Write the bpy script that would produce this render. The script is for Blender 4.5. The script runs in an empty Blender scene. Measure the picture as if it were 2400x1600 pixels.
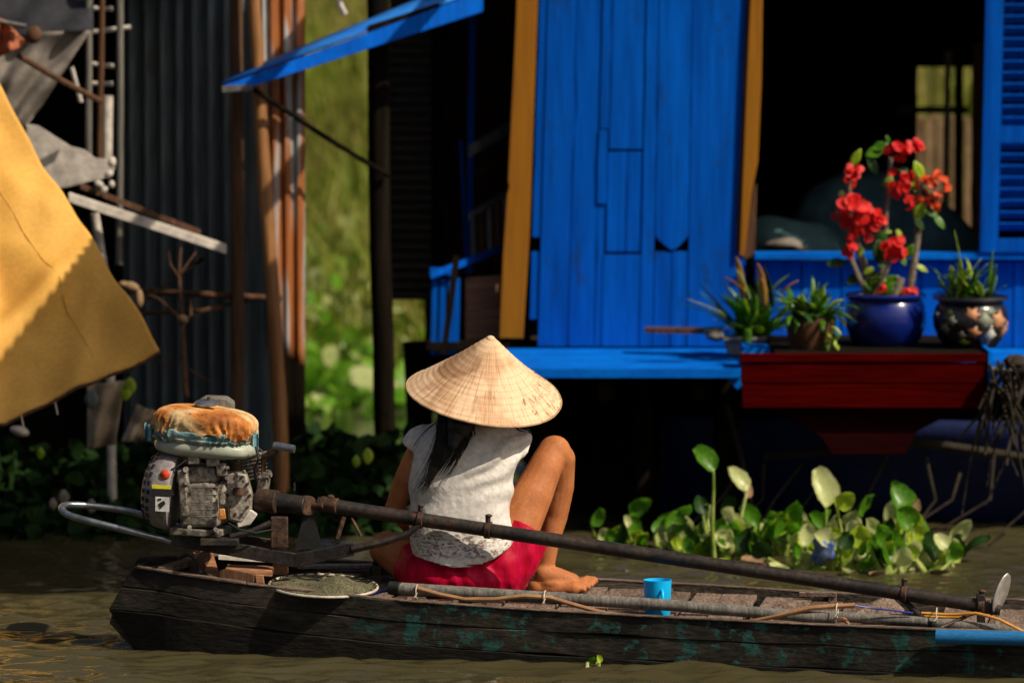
import bpy, bmesh, math, random
from mathutils import Vector as V, Matrix, noise, Euler
random.seed(7)
R = math.radians
sc = bpy.context.scene
C = sc.collection

# ------------------------------------------------------------------ camera, sky, sun, exposure
F = 12800.0; CAM = V((0, -16, 2.2)); PITCH = math.atan(1000 / F)
cd = bpy.data.cameras.new('camera'); cam = bpy.data.objects.new('camera', cd); C.objects.link(cam)
cd.sensor_width = 36; cd.lens = F / 2400 * 36; cd.clip_start = .5; cd.clip_end = 2000
cam.location = CAM; cam.rotation_euler = (math.pi / 2 - PITCH, 0, 0)
cd.dof.use_dof = True; cd.dof.focus_distance = 16.35; cd.dof.aperture_fstop = 2.6
sc.camera = cam
SUN = V((.60, -.36, .715)).normalized()
w = bpy.data.worlds.new('World'); sc.world = w; w.use_nodes = True
nt = w.node_tree; bgn = nt.nodes['Background']
sky = nt.nodes.new('ShaderNodeTexSky'); sky.sky_type = 'NISHITA'; sky.sun_disc = False
sky.sun_elevation = math.asin(SUN.z); sky.sun_rotation = math.atan2(SUN.x, SUN.y)
sky.air_density = 1.0; sky.dust_density = 6.0
nt.links.new(sky.outputs[0], bgn.inputs[0]); bgn.inputs[1].default_value = .062
sl = bpy.data.lights.new('sun', 'SUN'); so = bpy.data.objects.new('sun', sl); C.objects.link(so)
sl.energy = 5.0; sl.angle = R(.5); sl.color = (1, .87, .70)
so.rotation_euler = SUN.to_track_quat('Z', 'Y').to_euler(); so.location = (4, -4, 8)
sc.view_settings.view_transform = 'Standard'; sc.view_settings.look = 'None'
sc.view_settings.exposure = .05; sc.view_settings.gamma = 1

RIGHT = V((1, 0, 0)); FWD = V((0, math.cos(PITCH), -math.sin(PITCH))); UP = V((0, math.sin(PITCH), math.cos(PITCH)))
def at(px, py, Y):                       # a pixel of the 2400x1600 photograph at world depth Y
    d = FWD + RIGHT * ((px - 1200) / F) + UP * ((800 - py) / F)
    return CAM + d * ((Y - CAM.y) / d.y)

# ------------------------------------------------------------------ mesh helpers
class MB:
    def __init__(s): s.v = []; s.f = []
    def add(s, vs, fs):
        o = len(s.v); s.v += [V(p) for p in vs]; s.f += [tuple(i + o for i in f) for f in fs]; return s
    def box(s, c, size, rot=None):
        c = V(c); m = (Euler(rot).to_matrix() if isinstance(rot, tuple) else rot) if rot is not None else Matrix.Identity(3)
        vs = [c + m @ V((x * size[0] / 2, y * size[1] / 2, z * size[2] / 2)) for x in (-1, 1) for y in (-1, 1) for z in (-1, 1)]
        return s.add(vs, [(0, 1, 3, 2), (4, 6, 7, 5), (0, 4, 5, 1), (2, 3, 7, 6), (0, 2, 6, 4), (1, 5, 7, 3)])
    def loft(s, rings, cap=True):
        n = len(rings[0]); o = [p for r in rings for p in r]; fs = []
        for i in range(len(rings) - 1):
            for j in range(n):
                k = (j + 1) % n; fs.append((i * n + j, i * n + k, (i + 1) * n + k, (i + 1) * n + j))
        if cap: fs.append(tuple(reversed(range(n)))); fs.append(tuple((len(rings) - 1) * n + j for j in range(n)))
        return s.add(o, fs)
    def board(s, p0, p1, a, b, n=6, jit=0.0, seed=0):     # plank from p0 to p1, half-vectors a and b
        p0, p1, a, b = V(p0), V(p1), V(a), V(b); rs = []
        for i in range(n + 1):
            t = i / n; p = p0.lerp(p1, t)
            def q(k): return noise.noise(V((seed * 3.7 + k * 9.1, t * 4.0 * (p1 - p0).length + k, seed))) * jit
            rs.append([p - a * (1 + 0) - b + a.normalized() * q(1) + b.normalized() * q(5), p + a - b + a.normalized() * q(2) + b.normalized() * q(5),
                       p + a + b + a.normalized() * q(2) + b.normalized() * q(3), p - a + b + a.normalized() * q(1) + b.normalized() * q(4)])
        return s.loft(rs)
    def tube(s, pts, r, seg=8, cap=True, flat=1.0):
        pts = [V(p) for p in pts]; n = len(pts); rr = r if isinstance(r, (list, tuple)) else [r] * n
        rs = []; up = None
        for i, p in enumerate(pts):
            d = (pts[min(i + 1, n - 1)] - pts[max(i - 1, 0)]).normalized()
            if up is None: up = V((0, 0, 1)) if abs(d.z) < .9 else V((0, 1, 0))
            x = d.cross(up).normalized(); y = x.cross(d).normalized(); up = y
            rs.append([p + (x * math.cos(a) + y * math.sin(a) * flat) * rr[i] for a in [2 * math.pi * k / seg for k in range(seg)]])
        return s.loft(rs, cap)
    def lathe(s, prof, o, axis=(0, 0, 1), seg=24, cap=True):
        o = V(o); q = V(axis).normalized().to_track_quat('Z', 'Y').to_matrix()
        rs = [[o + q @ V((r * math.cos(a), r * math.sin(a), z)) for a in [2 * math.pi * k / seg for k in range(seg)]] for r, z in prof]
        return s.loft(rs, cap)
    def ell(s, c, rad, rot=None, seg=16, rings=10):
        c = V(c); m = Euler(rot).to_matrix() if rot else Matrix.Identity(3)
        rs = []
        for i in range(1, rings):
            ph = math.pi * i / rings
            rs.append([c + m @ V((rad[0] * math.sin(ph) * math.cos(a), rad[1] * math.sin(ph) * math.sin(a), -rad[2] * math.cos(ph))) for a in [2 * math.pi * k / seg for k in range(seg)]])
        n0 = len(s.v); s.loft(rs, False)
        b = len(s.v); s.v += [c + m @ V((0, 0, -rad[2])), c + m @ V((0, 0, rad[2]))]
        L = n0 + (len(rs) - 1) * seg
        for j in range(seg):
            k = (j + 1) % seg; s.f.append((b, n0 + k, n0 + j)); s.f.append((b + 1, L + j, L + k))
        return s
    def caps(s, pts, rad, seg=16, ends=True):            # tapered limb with round joints
        s.tube(pts, rad, seg)
        for i, p in enumerate(pts):
            if ends or 0 < i < len(pts) - 1: s.ell(p, (rad[i],) * 3)
        return s
    def prism(s, poly, ext):                              # closed polygon extruded by a vector
        n = len(poly); e = V(ext); p = [V(q) for q in poly]
        return s.add(p + [q + e for q in p], [tuple(range(n)), tuple(reversed(range(n, 2 * n)))] + [(i, i + n, (i + 1) % n + n, (i + 1) % n) for i in range(n)])
    def grid(s, fn, nu, nv):
        vs = [fn(i / nu, j / nv) for i in range(nu + 1) for j in range(nv + 1)]
        return s.add(vs, [(i * (nv + 1) + j, (i + 1) * (nv + 1) + j, (i + 1) * (nv + 1) + j + 1, i * (nv + 1) + j + 1) for i in range(nu) for j in range(nv)])
    def mesh(s, name, smooth=True, ang=38):
        me = bpy.data.meshes.new(name); me.from_pydata([tuple(p) for p in s.v], [], s.f); me.update()
        bm = bmesh.new(); bm.from_mesh(me); bmesh.ops.recalc_face_normals(bm, faces=bm.faces); bm.to_mesh(me); bm.free()
        if smooth: me.shade_smooth(); me.set_sharp_from_angle(angle=R(ang))
        return me
    def build(s, name, m, parent=None, bev=0, smooth=True, ang=38, label=None, solid=0):
        me = s.mesh(name, smooth, ang); me.materials.append(m)
        return link(name, me, parent, bev, label, solid)

def link(name, me, parent=None, bev=0, label=None, solid=0):
    o = bpy.data.objects.new(name, me); C.objects.link(o)
    if parent: adopt(o, parent)
    if solid: k = o.modifiers.new('thick', 'SOLIDIFY'); k.thickness = solid
    if bev: k = o.modifiers.new('bevel', 'BEVEL'); k.width = bev; k.segments = 2; k.limit_method = 'ANGLE'
    if label: o['label'] = label
    return o
def world_of(o):
    M = Matrix.Translation(o.location) @ o.rotation_euler.to_matrix().to_4x4()
    return (world_of(o.parent) @ o.matrix_parent_inverse @ M) if o.parent else M
def adopt(o, parent):
    o.parent = parent; o.matrix_parent_inverse = world_of(parent).inverted()
def tag(o, label=None, cat=None, group=None, kind=None):
    for k, x in (('label', label), ('category', cat), ('group', group), ('kind', kind)):
        if x: o[k] = x
    return o
def thing(name, label, cat, loc, group=None):
    o = bpy.data.objects.new(name, None); C.objects.link(o); o.location = V(loc); o.empty_display_size = .1
    return tag(o, label, cat, group)
def copy_tree(o, loc=None, rz=None, parent=None):
    c = o.copy(); C.objects.link(c)
    if parent: c.parent = parent
    for ch in list(o.children): copy_tree(ch, parent=c)
    if loc is not None: c.location = loc
    if rz is not None: c.rotation_euler = (0, 0, rz)
    return c
def remesh(mb, name, m, voxel, parent, smooth=6, disp=None):
    me = mb.mesh(name, False); o = bpy.data.objects.new('tmp', me); C.objects.link(o)
    k = o.modifiers.new('r', 'REMESH'); k.mode = 'VOXEL'; k.voxel_size = voxel
    if smooth: k = o.modifiers.new('s', 'SMOOTH'); k.factor = .5; k.iterations = smooth
    dg = bpy.context.evaluated_depsgraph_get(); me2 = bpy.data.meshes.new_from_object(o.evaluated_get(dg))
    bpy.data.objects.remove(o); me2.name = name
    if disp:
        ns = [v.normal.copy() for v in me2.vertices]
        for v, n in zip(me2.vertices, ns): v.co = v.co + n * disp(v.co)
    me2.materials.clear(); me2.materials.append(m); me2.shade_smooth()
    return link(name, me2, parent)

# ------------------------------------------------------------------ materials
def base(name):
    m = bpy.data.materials.new(name); m.use_nodes = True; n = m.node_tree
    return m, n, n.nodes['Principled BSDF'], n.nodes, n.links
def noise_node(n, l, coord, scale, detail=6, rough=.6, sc3=(1, 1, 1), dist=0):
    mp = n.new('ShaderNodeMapping'); mp.inputs['Scale'].default_value = sc3; l.new(coord, mp.inputs[0])
    t = n.new('ShaderNodeTexNoise'); t.inputs['Scale'].default_value = scale; t.inputs['Detail'].default_value = detail
    t.inputs['Roughness'].default_value = rough; t.inputs['Distortion'].default_value = dist; l.new(mp.outputs[0], t.inputs['Vector'])
    return t.outputs[0]
def ramp(n, l, fac, cols, pos):
    r = n.new('ShaderNodeValToRGB'); e = r.color_ramp.elements
    while len(e) < len(cols): e.new(.5)
    for i, (c, p) in enumerate(zip(cols, pos)): e[i].position = p; e[i].color = (*c, 1)
    l.new(fac, r.inputs[0]); return r.outputs[0]
def mul(n, l, a, b, f=1.0, mode='MULTIPLY'):
    x = n.new('ShaderNodeMixRGB'); x.blend_type = mode
    for i, q in ((0, f), (1, a), (2, b)):
        if hasattr(q, 'node'): l.new(q, x.inputs[i])
        elif isinstance(q, tuple): x.inputs[i].default_value = (*q, 1)
        else: x.inputs[i].default_value = q
    return x.outputs[0]
def mat(name, cols, rough=.7, scale=5, sc3=(1, 1, 1), pos=None, bump=.25, bscale=40, bsc3=None, metal=0, spec=.3, trans=0, fine=.25, coat=0, patch=None, patchx=None):
    m, t, p, n, l = base(name)
    tc = n.new('ShaderNodeTexCoord').outputs['Object']
    if len(cols) == 1: cols = [cols[0], tuple(min(1, c * 1.25) for c in cols[0])]
    pos = pos or ([.35, .65] if len(cols) == 2 else [.3, .5, .7])
    col = ramp(n, l, noise_node(n, l, tc, scale, sc3=sc3), cols, pos)
    if patch:                                   # peeling patches of a second colour
        pc, ps, pp, psc3 = patch
        mask = ramp(n, l, noise_node(n, l, tc, ps, detail=9, rough=.68, sc3=psc3), [(0, 0, 0), (1, 1, 1)], pp)
        if patchx:
            sx = n.new('ShaderNodeSeparateXYZ'); l.new(tc, sx.inputs[0]); mr = n.new('ShaderNodeMapRange'); l.new(sx.outputs[0], mr.inputs[0])
            mr.inputs[1].default_value, mr.inputs[2].default_value = patchx; mm = n.new('ShaderNodeMath'); mm.operation = 'MULTIPLY'
            l.new(mask, mm.inputs[0]); l.new(mr.outputs[0], mm.inputs[1]); mask = mm.outputs[0]
        col = mul(n, l, col, pc, mask, 'MIX')
    fn = noise_node(n, l, tc, bscale, detail=5, sc3=bsc3 or sc3)
    sh = ramp(n, l, fn, [(1 - fine * 1.6,) * 3, (1 + 0 * fine,) * 3], [.3, .7])
    col = mul(n, l, col, sh); l.new(col, p.inputs['Base Color'])
    p.inputs['Roughness'].default_value = rough; p.inputs['Metallic'].default_value = metal
    p.inputs['Specular IOR Level'].default_value = spec; p.inputs['Coat Weight'].default_value = coat
    if bump:
        b = n.new('ShaderNodeBump'); b.inputs['Strength'].default_value = bump; b.inputs['Distance'].default_value = .006
        l.new(fn, b.inputs['Height']); l.new(b.outputs[0], p.inputs['Normal'])
    if trans:
        tr = n.new('ShaderNodeBsdfTranslucent'); l.new(col, tr.inputs[0]); mx = n.new('ShaderNodeMixShader'); mx.inputs[0].default_value = trans
        l.new(p.outputs[0], mx.inputs[1]); l.new(tr.outputs[0], mx.inputs[2]); l.new(mx.outputs[0], n['Material Output'].inputs[0])
    return m
VG = (6, 6, .35); HG = (.35, 6, 6)
M = dict(
    blue=mat('blue_paint', [(.0, .072, .43), (.0, .108, .57)], .8, 2.6, VG, bump=.15, bscale=9, fine=.22, spec=.04, patch=((.008, .05, .20), 13, [.56, .72], (1, 1, .35))),
    blue_deck=mat('blue_deck_paint', [(.0, .10, .52), (.0, .155, .68)], .75, 5, (1, 1, 1), bump=.15, bscale=20, fine=.1, spec=.05, patch=((.004, .07, .25), 6, [.62, .74], (1, 1, 1))),
    blue_awn=mat('blue_awning_paint', [(.01, .13, .55), (.02, .2, .66)], .5, 8, bump=.1, fine=.1),
    yellow=mat('ochre_paint', [(.27, .100, .0), (.32, .125, .0)], .8, 3, VG, bump=.1, bscale=14, fine=.15, patch=((.30, .30, .2), 14, [.72, .76], (1, 1, .6))),
    red=mat('red_paint', [(.048, .0004, .0003), (.078, .0007, .0005)], .95, 4, HG, bump=.2, bscale=12, fine=.4, spec=.02),
    tarp=mat('yellow_canvas', [(.70, .375, .07), (.78, .44, .095)], .75, 2.0, bump=.2, bscale=70, fine=.1, trans=.12),
    tin=mat('dull_tin', [(.11, .14, .15), (.18, .215, .22)], .6, 3, VG, metal=.1, bump=.2, bscale=18, fine=.4, patch=((.10, .05, .02), 5, [.60, .72], (1, 1, .3))),
    rust=mat('rusted_tin', [(.38, .40, .40), (.38, .13, .030), (.24, .07, .018)], .7, 3.2, (7, 7, .5), pos=[.40, .48, .66], bump=.2, bscale=20, fine=.3),
    darktin=mat('dark_tin', [(.05, .042, .032), (.08, .066, .05)], .8, 5, bump=.2),
    bamboo=mat('bamboo', [(.24, .10, .032), (.40, .19, .065)], .55, 4, VG, bump=.2, bscale=22, fine=.3),
    wood_brown=mat('brown_wood', [(.10, .045, .02), (.18, .085, .04)], .8, 5, VG, bump=.4, bscale=22, fine=.5),
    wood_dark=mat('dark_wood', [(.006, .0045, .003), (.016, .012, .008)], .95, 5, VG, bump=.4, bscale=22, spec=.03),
    wood_grey=mat('grey_wood', [(.14, .135, .12), (.24, .22, .19)], .85, 5, VG, bump=.4, bscale=22, fine=.4),
    white_wood=mat('whitewashed_wood', [(.55, .5, .44), (.70, .64, .56)], .8, 6, bump=.3, bscale=25, fine=.3, patch=((.15, .09, .05), 11, [.66, .70], (1, 1, 1))),
    cloth_grey=mat('grey_cloth', [(.20, .18, .16), (.30, .26, .22)], .9, 4, bump=.2, bscale=30),
    cloth_dark=mat('charcoal_cloth', [(.02, .022, .028), (.035, .036, .045)], .9, 4, bump=.2, bscale=30),
    cloth_red=mat('brick_red_cloth', [(.38, .11, .05), (.5, .17, .08)], .9, 4, bump=.2, bscale=30),
    hull=mat('hull_wood', [(.010, .009, .006), (.055, .045, .032)], .85, 4, (1.0, 3, 3), bump=.5, bscale=16, bsc3=(1.2, 5, 5), fine=.5,
             patch=((.028, .12, .105), 17, [.54, .575], (1.0, 1, 1.0)), patchx=(-.72, -.3)),
    hull_bare=mat('bare_hull_wood', [(.05, .042, .032), (.10, .082, .062)], .85, 6, (1, 7, 7), bump=.8, bscale=22, bsc3=(.8, 5, 5), fine=.6),
    deckwood=mat('deck_wood', [(.17, .115, .085), (.34, .24, .18)], .8, 7, (5, .8, 5), bump=.6, bscale=30, fine=.5),
    rimwood=mat('gunwale_wood', [(.10, .068, .05), (.27, .19, .14)], .8, 6, (1, 6, 6), bump=.7, bscale=30, fine=.5),
    block=mat('reddish_wood', [(.30, .13, .06), (.46, .22, .11)], .75, 6, HG, bump=.4, bscale=30, fine=.4),
    steel=mat('black_steel', [(.028, .026, .025), (.075, .058, .048)], .5, 9, metal=.35, bump=.35, bscale=60, fine=.4, patch=((.13, .055, .03), 14, [.58, .68], (1, 1, 1))),
    steel_rust=mat('rusty_steel', [(.05, .032, .022), (.15, .072, .042)], .7, 9, metal=.2, bump=.5, bscale=60, fine=.5),
    chrome=mat('handle_steel', [(.25, .28, .32), (.4, .43, .46)], .3, 12, metal=.85, bump=.1, fine=.3),
    alu=mat('cast_aluminium', [(.28, .25, .21), (.48, .43, .36)], .55, 12, metal=.35, bump=.5, bscale=60, fine=.5, patch=((.05, .035, .022), 20, [.52, .66], (1, 1, 1))),
    fan=mat('fan_housing_paint', [(.26, .23, .23), (.36, .33, .33)], .5, 9, metal=.2, bump=.3, bscale=50, fine=.3, patch=((.2, .09, .04), 12, [.60, .72], (1, 1, 1))),
    tank=mat('pale_green_tank', [(.36, .40, .31), (.48, .50, .40)], .35, 8, bump=.1, fine=.2, coat=.3),
    tankrust=mat('faded_orange_cover', [(.30, .09, .018), (.60, .21, .035), (.78, .56, .28)], .65, 5.5, (1, 1, 1.4), pos=[.36, .48, .60], bump=.7, bscale=30, fine=.3, patch=((.10, .04, .012), 12, [.60, .68], (4, 4, .6))),
    teal=mat('blue_plastic_rag', [(.03, .17, .24), (.30, .45, .44)], .5, 14, bump=.5, bscale=50),
    shaftc=mat('propeller_steel', [(.42, .40, .37), (.6, .57, .53)], .35, 14, metal=.6, bump=.1, fine=.2),
    black=mat('black_rubber', [(.01, .01, .01), (.02, .02, .02)], .6, 9),
    redp=mat('red_plastic', [(.6, .05, .02), (.65, .08, .03)], .4, 9), yel=mat('yellow_print', [(.65, .6, .03), (.7, .65, .04)], .5, 9),
    whitep=mat('white_print', [(.55, .55, .52), (.66, .66, .62)], .5, 20), cupm=mat('cyan_plastic', [(.003, .50, .98), (.004, .54, 1.0)], .35, 5, bump=0, fine=.02, spec=.4, trans=.15),
    pipe=mat('blue_pvc', [(.015, .14, .36), (.02, .18, .44)], .45, 6, (1, 5, 5), bump=.1, fine=.25),
    cable=mat('brown_hose', [(.30, .15, .07), (.42, .23, .11)], .55, 9, bump=.1, fine=.2), orange=mat('orange_hose', [(.62, .26, .03), (.7, .34, .06)], .5, 9, bump=.1),
    bluew=mat('blue_wire', [(.01, .03, .3), (.02, .04, .4)], .4, 9), tie=mat('cream_tie', [(.6, .5, .38), (.7, .6, .48)], .5, 9),
    rope=mat('dark_rope', [(.05, .05, .035), (.1, .095, .07)], .9, 60, bump=.8, bscale=120), hoop=mat('white_hoop', [(.5, .45, .38), (.66, .6, .52)], .5, 30, patch=((.5, .06, .02), 60, [.62, .66], (1, 1, 1))),
    net=mat('khaki_netting', [(.14, .13, .07), (.27, .25, .14)], .95, 30, bump=1.0, bscale=220, fine=.8),
    skin=mat('skin', [(.37, .125, .040), (.47, .175, .062)], .62, 16, bump=.2, bscale=140, fine=.14, spec=.22),
    hair=mat('black_hair', [(.008, .006, .005), (.016, .011, .008)], .5, 20, bump=0, spec=.35, fine=.2),
    shorts=mat('crimson_satin', [(.36, .0012, .014), (.50, .002, .045)], .5, 5, (8, 8, 1), bump=.25, bscale=14, fine=.15, spec=.1),
    scarf=mat('black_scarf', [(.01, .01, .01), (.02, .02, .02)], .8, 9), leafd=mat('deep_green_leaf', [(.012, .045, .008), (.03, .09, .015)], .5, 9, trans=.25, bump=.1),
    leaf=mat('leaf_green', [(.055, .22, .008), (.17, .42, .02)], .35, 7, trans=.5, bump=.1, bscale=25, spec=.5),
    leafy=mat('leaf_yellow_green', [(.34, .56, .02), (.60, .74, .06)], .35, 9, trans=.42, bump=.1, spec=.5),
    leafp=mat('pale_leaf', [(.56, .66, .20), (.78, .80, .42)], .35, 9, trans=.4, bump=.1, spec=.5),
    leafo=mat('orange_leaf', [(.55, .22, .04), (.5, .4, .06)], .5, 9, trans=.3), stalk=mat('green_stalk', [(.22, .36, .04), (.42, .50, .10)], .45, 12, trans=.15, bump=.1, spec=.4),
    grass=mat('grass_blade', [(.16, .23, .015), (.30, .36, .04), (.38, .28, .10)], .6, 1.1, pos=[.35, .5, .68], trans=.3, bump=0, fine=.3),
    ground=mat('bank_earth', [(.10, .09, .03), (.07, .10, .02)], .95, 3, bump=.5, bscale=15), dry=mat('dry_brown_stalk', [(.20, .12, .06), (.34, .22, .12)], .8, 9),
    flower=mat('red_flower', [(.72, .006, .012), (.82, .03, .02)], .5, 30, trans=.3, bump=.1, fine=.2), floworange=mat('orange_red_flower', [(.78, .06, .01), (.8, .12, .02)], .5, 30, trans=.3, bump=.1, fine=.2),
    bark=mat('thorny_bark', [(.14, .11, .08), (.24, .2, .15)], .8, 25, bump=.8, bscale=60), potblue=mat('cobalt_glaze', [(.003, .010, .12), (.004, .018, .19)], .22, 3, bump=.05, fine=.1, spec=.6, coat=.5),
    potdark=mat('black_glaze', [(.008, .009, .012), (.014, .015, .02)], .25, 3, bump=.05, spec=.6, coat=.4), potbrown=mat('brown_clay', [(.07, .028, .01), (.12, .05, .02)], .8, 6, bump=.3),
    potgrey=mat('grey_trough', [(.20, .21, .21), (.3, .31, .31)], .8, 6), terra=mat('painted_orange', [(.5, .2, .08), (.55, .3, .15)], .5, 9), sage=mat('painted_sage', [(.16, .2, .15), (.28, .28, .2)], .5, 9),
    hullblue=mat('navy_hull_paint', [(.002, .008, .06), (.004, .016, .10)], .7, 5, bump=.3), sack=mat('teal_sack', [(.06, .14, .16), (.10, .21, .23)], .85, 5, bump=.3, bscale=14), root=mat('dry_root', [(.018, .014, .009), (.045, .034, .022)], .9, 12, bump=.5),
    beige=mat('beige_plastic_sheet', [(.36, .27, .18), (.52, .42, .3)], .6, 6, bump=.5, bscale=12), bottle=mat('blue_bottle_plastic', [(.02, .07, .3), (.2, .25, .4)], .3, 25),
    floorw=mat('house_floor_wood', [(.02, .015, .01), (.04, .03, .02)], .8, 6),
    eye=mat('eye_white', [(.7, .7, .68), (.75, .75, .72)], .2, 5, bump=0, fine=0))

def shirt_mat():
    m, t, p, n, l = base('lace_shirt'); tc = n.new('ShaderNodeTexCoord').outputs['Object']
    col = ramp(n, l, noise_node(n, l, tc, 60, detail=3), [(.50, .475, .44), (.67, .64, .59)], [.35, .65])
    holes = ramp(n, l, noise_node(n, l, tc, 42, detail=4, rough=.6, sc3=(1, 1, 1.7), dist=1.2), [(1, 1, 1), (.34, .25, .23)], [.49, .58])
    sp = n.new('ShaderNodeSeparateXYZ'); l.new(tc, sp.inputs[0])
    mr = n.new('ShaderNodeMapRange'); l.new(sp.outputs[2], mr.inputs[0]); mr.inputs[1].default_value = .355; mr.inputs[2].default_value = .335
    mr2 = n.new('ShaderNodeMapRange'); l.new(sp.outputs[2], mr2.inputs[0]); mr2.inputs[1].default_value = .258; mr2.inputs[2].default_value = .275
    mm = n.new('ShaderNodeMath'); mm.operation = 'MULTIPLY'; l.new(mr.outputs[0], mm.inputs[0]); l.new(mr2.outputs[0], mm.inputs[1])
    col = mul(n, l, col, holes, mm.outputs[0]); l.new(col, p.inputs['Base Color']); p.inputs['Roughness'].default_value = .85
    f = noise_node(n, l, tc, 55, detail=5, dist=.8); b = n.new('ShaderNodeBump'); b.inputs['Strength'].default_value = .32; b.inputs['Distance'].default_value = .005
    l.new(f, b.inputs['Height']); l.new(b.outputs[0], p.inputs['Normal']); return m
def hat_mat():
    m, t, p, n, l = base('palm_leaf_straw'); tc = n.new('ShaderNodeTexCoord').outputs['Object']
    sp = n.new('ShaderNodeSeparateXYZ'); l.new(tc, sp.inputs[0])
    an = n.new('ShaderNodeMath'); an.operation = 'ARCTAN2'; l.new(sp.outputs[0], an.inputs[0]); l.new(sp.outputs[1], an.inputs[1])
    cb = n.new('ShaderNodeCombineXYZ'); l.new(an.outputs[0], cb.inputs[0]); l.new(sp.outputs[2], cb.inputs[1])
    st = noise_node(n, l, cb.outputs[0], 24, detail=4, sc3=(1, .45, 1)); col = ramp(n, l, st, [(.47, .30, .17), (.74, .52, .33), (.64, .43, .26)], [.36, .5, .66])
    ring = n.new('ShaderNodeMath'); ring.operation = 'MULTIPLY'; l.new(sp.outputs[2], ring.inputs[0]); ring.inputs[1].default_value = 70 * 2
    sn = n.new('ShaderNodeMath'); sn.operation = 'FRACT'; 
    rr = n.new('ShaderNodeMath'); rr.operation = 'MULTIPLY'; l.new(sp.outputs[2], rr.inputs[0]); rr.inputs[1].default_value = 72; l.new(rr.outputs[0], sn.inputs[0])
    rg = ramp(n, l, sn.outputs[0], [(.84, .80, .74), (1, 1, 1), (1, 1, 1)], [0, .22, 1]); col = mul(n, l, col, rg)
    sl_ = ramp(n, l, noise_node(n, l, cb.outputs[0], 14, detail=2, sc3=(1.8, 3.2, 1)), [(1, 1, 1), (.40, .27, .15)], [.685, .71]); col = mul(n, l, col, sl_, .9)
    pat = ramp(n, l, noise_node(n, l, tc, 5.5, detail=3), [(.70, .60, .52), (1, 1, 1)], [.42, .50]); col = mul(n, l, col, pat, .75)
    dv = n.new('ShaderNodeVectorMath'); dv.operation = 'DISTANCE'; l.new(tc, dv.inputs[0]); dv.inputs[1].default_value = (-.10, .0, .115)
    ds = n.new('ShaderNodeMath'); ds.operation = 'MULTIPLY_ADD'; l.new(noise_node(n, l, tc, 9, detail=3), ds.inputs[0]); ds.inputs[1].default_value = .10; l.new(dv.outputs['Value'], ds.inputs[2])
    dark_blot = ramp(n, l, ds.outputs[0], [(.66, .60, .56), (1, 1, 1)], [.112, .124]); col = mul(n, l, col, dark_blot)  # darker blotch around one point on the cone
    l.new(col, p.inputs['Base Color']); p.inputs['Roughness'].default_value = .7; p.inputs['Specular IOR Level'].default_value = .25
    b = n.new('ShaderNodeBump'); b.inputs['Strength'].default_value = .6; b.inputs['Distance'].default_value = .003
    l.new(st, b.inputs['Height']); b2 = n.new('ShaderNodeBump'); b2.inputs['Strength'].default_value = .5; b2.inputs['Distance'].default_value = .002
    l.new(rg, b2.inputs['Height']); l.new(b.outputs[0], b2.inputs['Normal']); l.new(b2.outputs[0], p.inputs['Normal'])
    return m
def water_mat():
    m, t, p, n, l = base('river_water'); tc = n.new('ShaderNodeTexCoord').outputs['Object']
    p.inputs['Base Color'].default_value = (.046, .040, .018, 1); p.inputs['Roughness'].default_value = .04; p.inputs['IOR'].default_value = 1.33
    p.inputs['Specular IOR Level'].default_value = .5
    f = noise_node(n, l, tc, 9, detail=4, sc3=(.7, 1.6, 1)); b = n.new('ShaderNodeBump'); b.inputs['Strength'].default_value = .22; b.inputs['Distance'].default_value = .02
    l.new(f, b.inputs['Height']); l.new(b.outputs[0], p.inputs['Normal']); return m
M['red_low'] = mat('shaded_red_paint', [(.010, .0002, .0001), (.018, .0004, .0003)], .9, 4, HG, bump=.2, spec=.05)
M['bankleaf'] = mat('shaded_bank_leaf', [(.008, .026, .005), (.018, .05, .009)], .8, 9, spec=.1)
M['straw_rim'] = mat('tan_rim', [(.42, .26, .14), (.52, .34, .19)], .7, 30)
M['deck2'] = mat('deck_wood_dark', [(.11, .07, .05), (.24, .165, .12)], .85, 8, (5, .8, 5), bump=.6, bscale=30, fine=.5)
M['hull_low'] = mat('dark_hull_wood', [(.006, .005, .004), (.02, .016, .01)], .6, 5, (1.2, 6, 6), bump=.6, bscale=20, bsc3=(.8, 5, 5), fine=.6, patch=((.16, .06, .015), 15, [.70, .73], (.6, 1, 2)))  # darker, smoother wood for the lowest strake
M['pipe_teal'] = mat('chipped_teal', [(.02, .08, .08), (.10, .26, .24)], .7, 30)
M['teal2'] = mat('pale_rag', [(.10, .20, .20), (.48, .50, .40)], .8, 22, bump=.5)
M['farleaf'] = mat('sunlit_broad_leaf', [(.12, .34, .015), (.26, .52, .04)], .4, 4, trans=.4, bump=0)
M['shirt'] = shirt_mat(); M['hat'] = hat_mat(); M['water'] = water_mat()
# ================================================================== SETTING: water, bank, hillside
random.seed(11)
WV = []
for i in range(50):
    lam, sp, am = (random.uniform(.045, .14), .40, .0175) if i < 34 else (random.uniform(.2, .55), .6, .0055)
    a = random.gauss(math.pi / 2, sp); k = 2 * math.pi / lam
    WV.append((k * math.cos(a), k * math.sin(a), random.uniform(0, 6.28), am * lam * random.uniform(.5, 1.2)))
RINGS = [(-.62, -.22, .10), (.05, -.30, .14), (.75, -.42, .16), (1.2, -.40, .12), (.42, -.35, .1)]
def wave(x, y):
    f = max(0, min(1, (3.0 - abs(x)) / .5, (y + 1.9) / .4, (7.0 - y) / 1.0))
    patchy = .55 + .9 * max(0, noise.noise(V((x * .8, y * .8, 3))) + .25)
    z = sum(A * math.sin(kx * x + ky * y + ph) for kx, ky, ph, A in WV) * patchy
    for cx, cy, r in RINGS:
        d = math.hypot(x - cx, (y - cy)); z += .0058 * math.exp(-(d / r) ** 2) * math.cos(d * 60)
    return z * f
XS = [-3 + 6 * i / 330 for i in range(331)]
YS = []; y = -1.9
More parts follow.
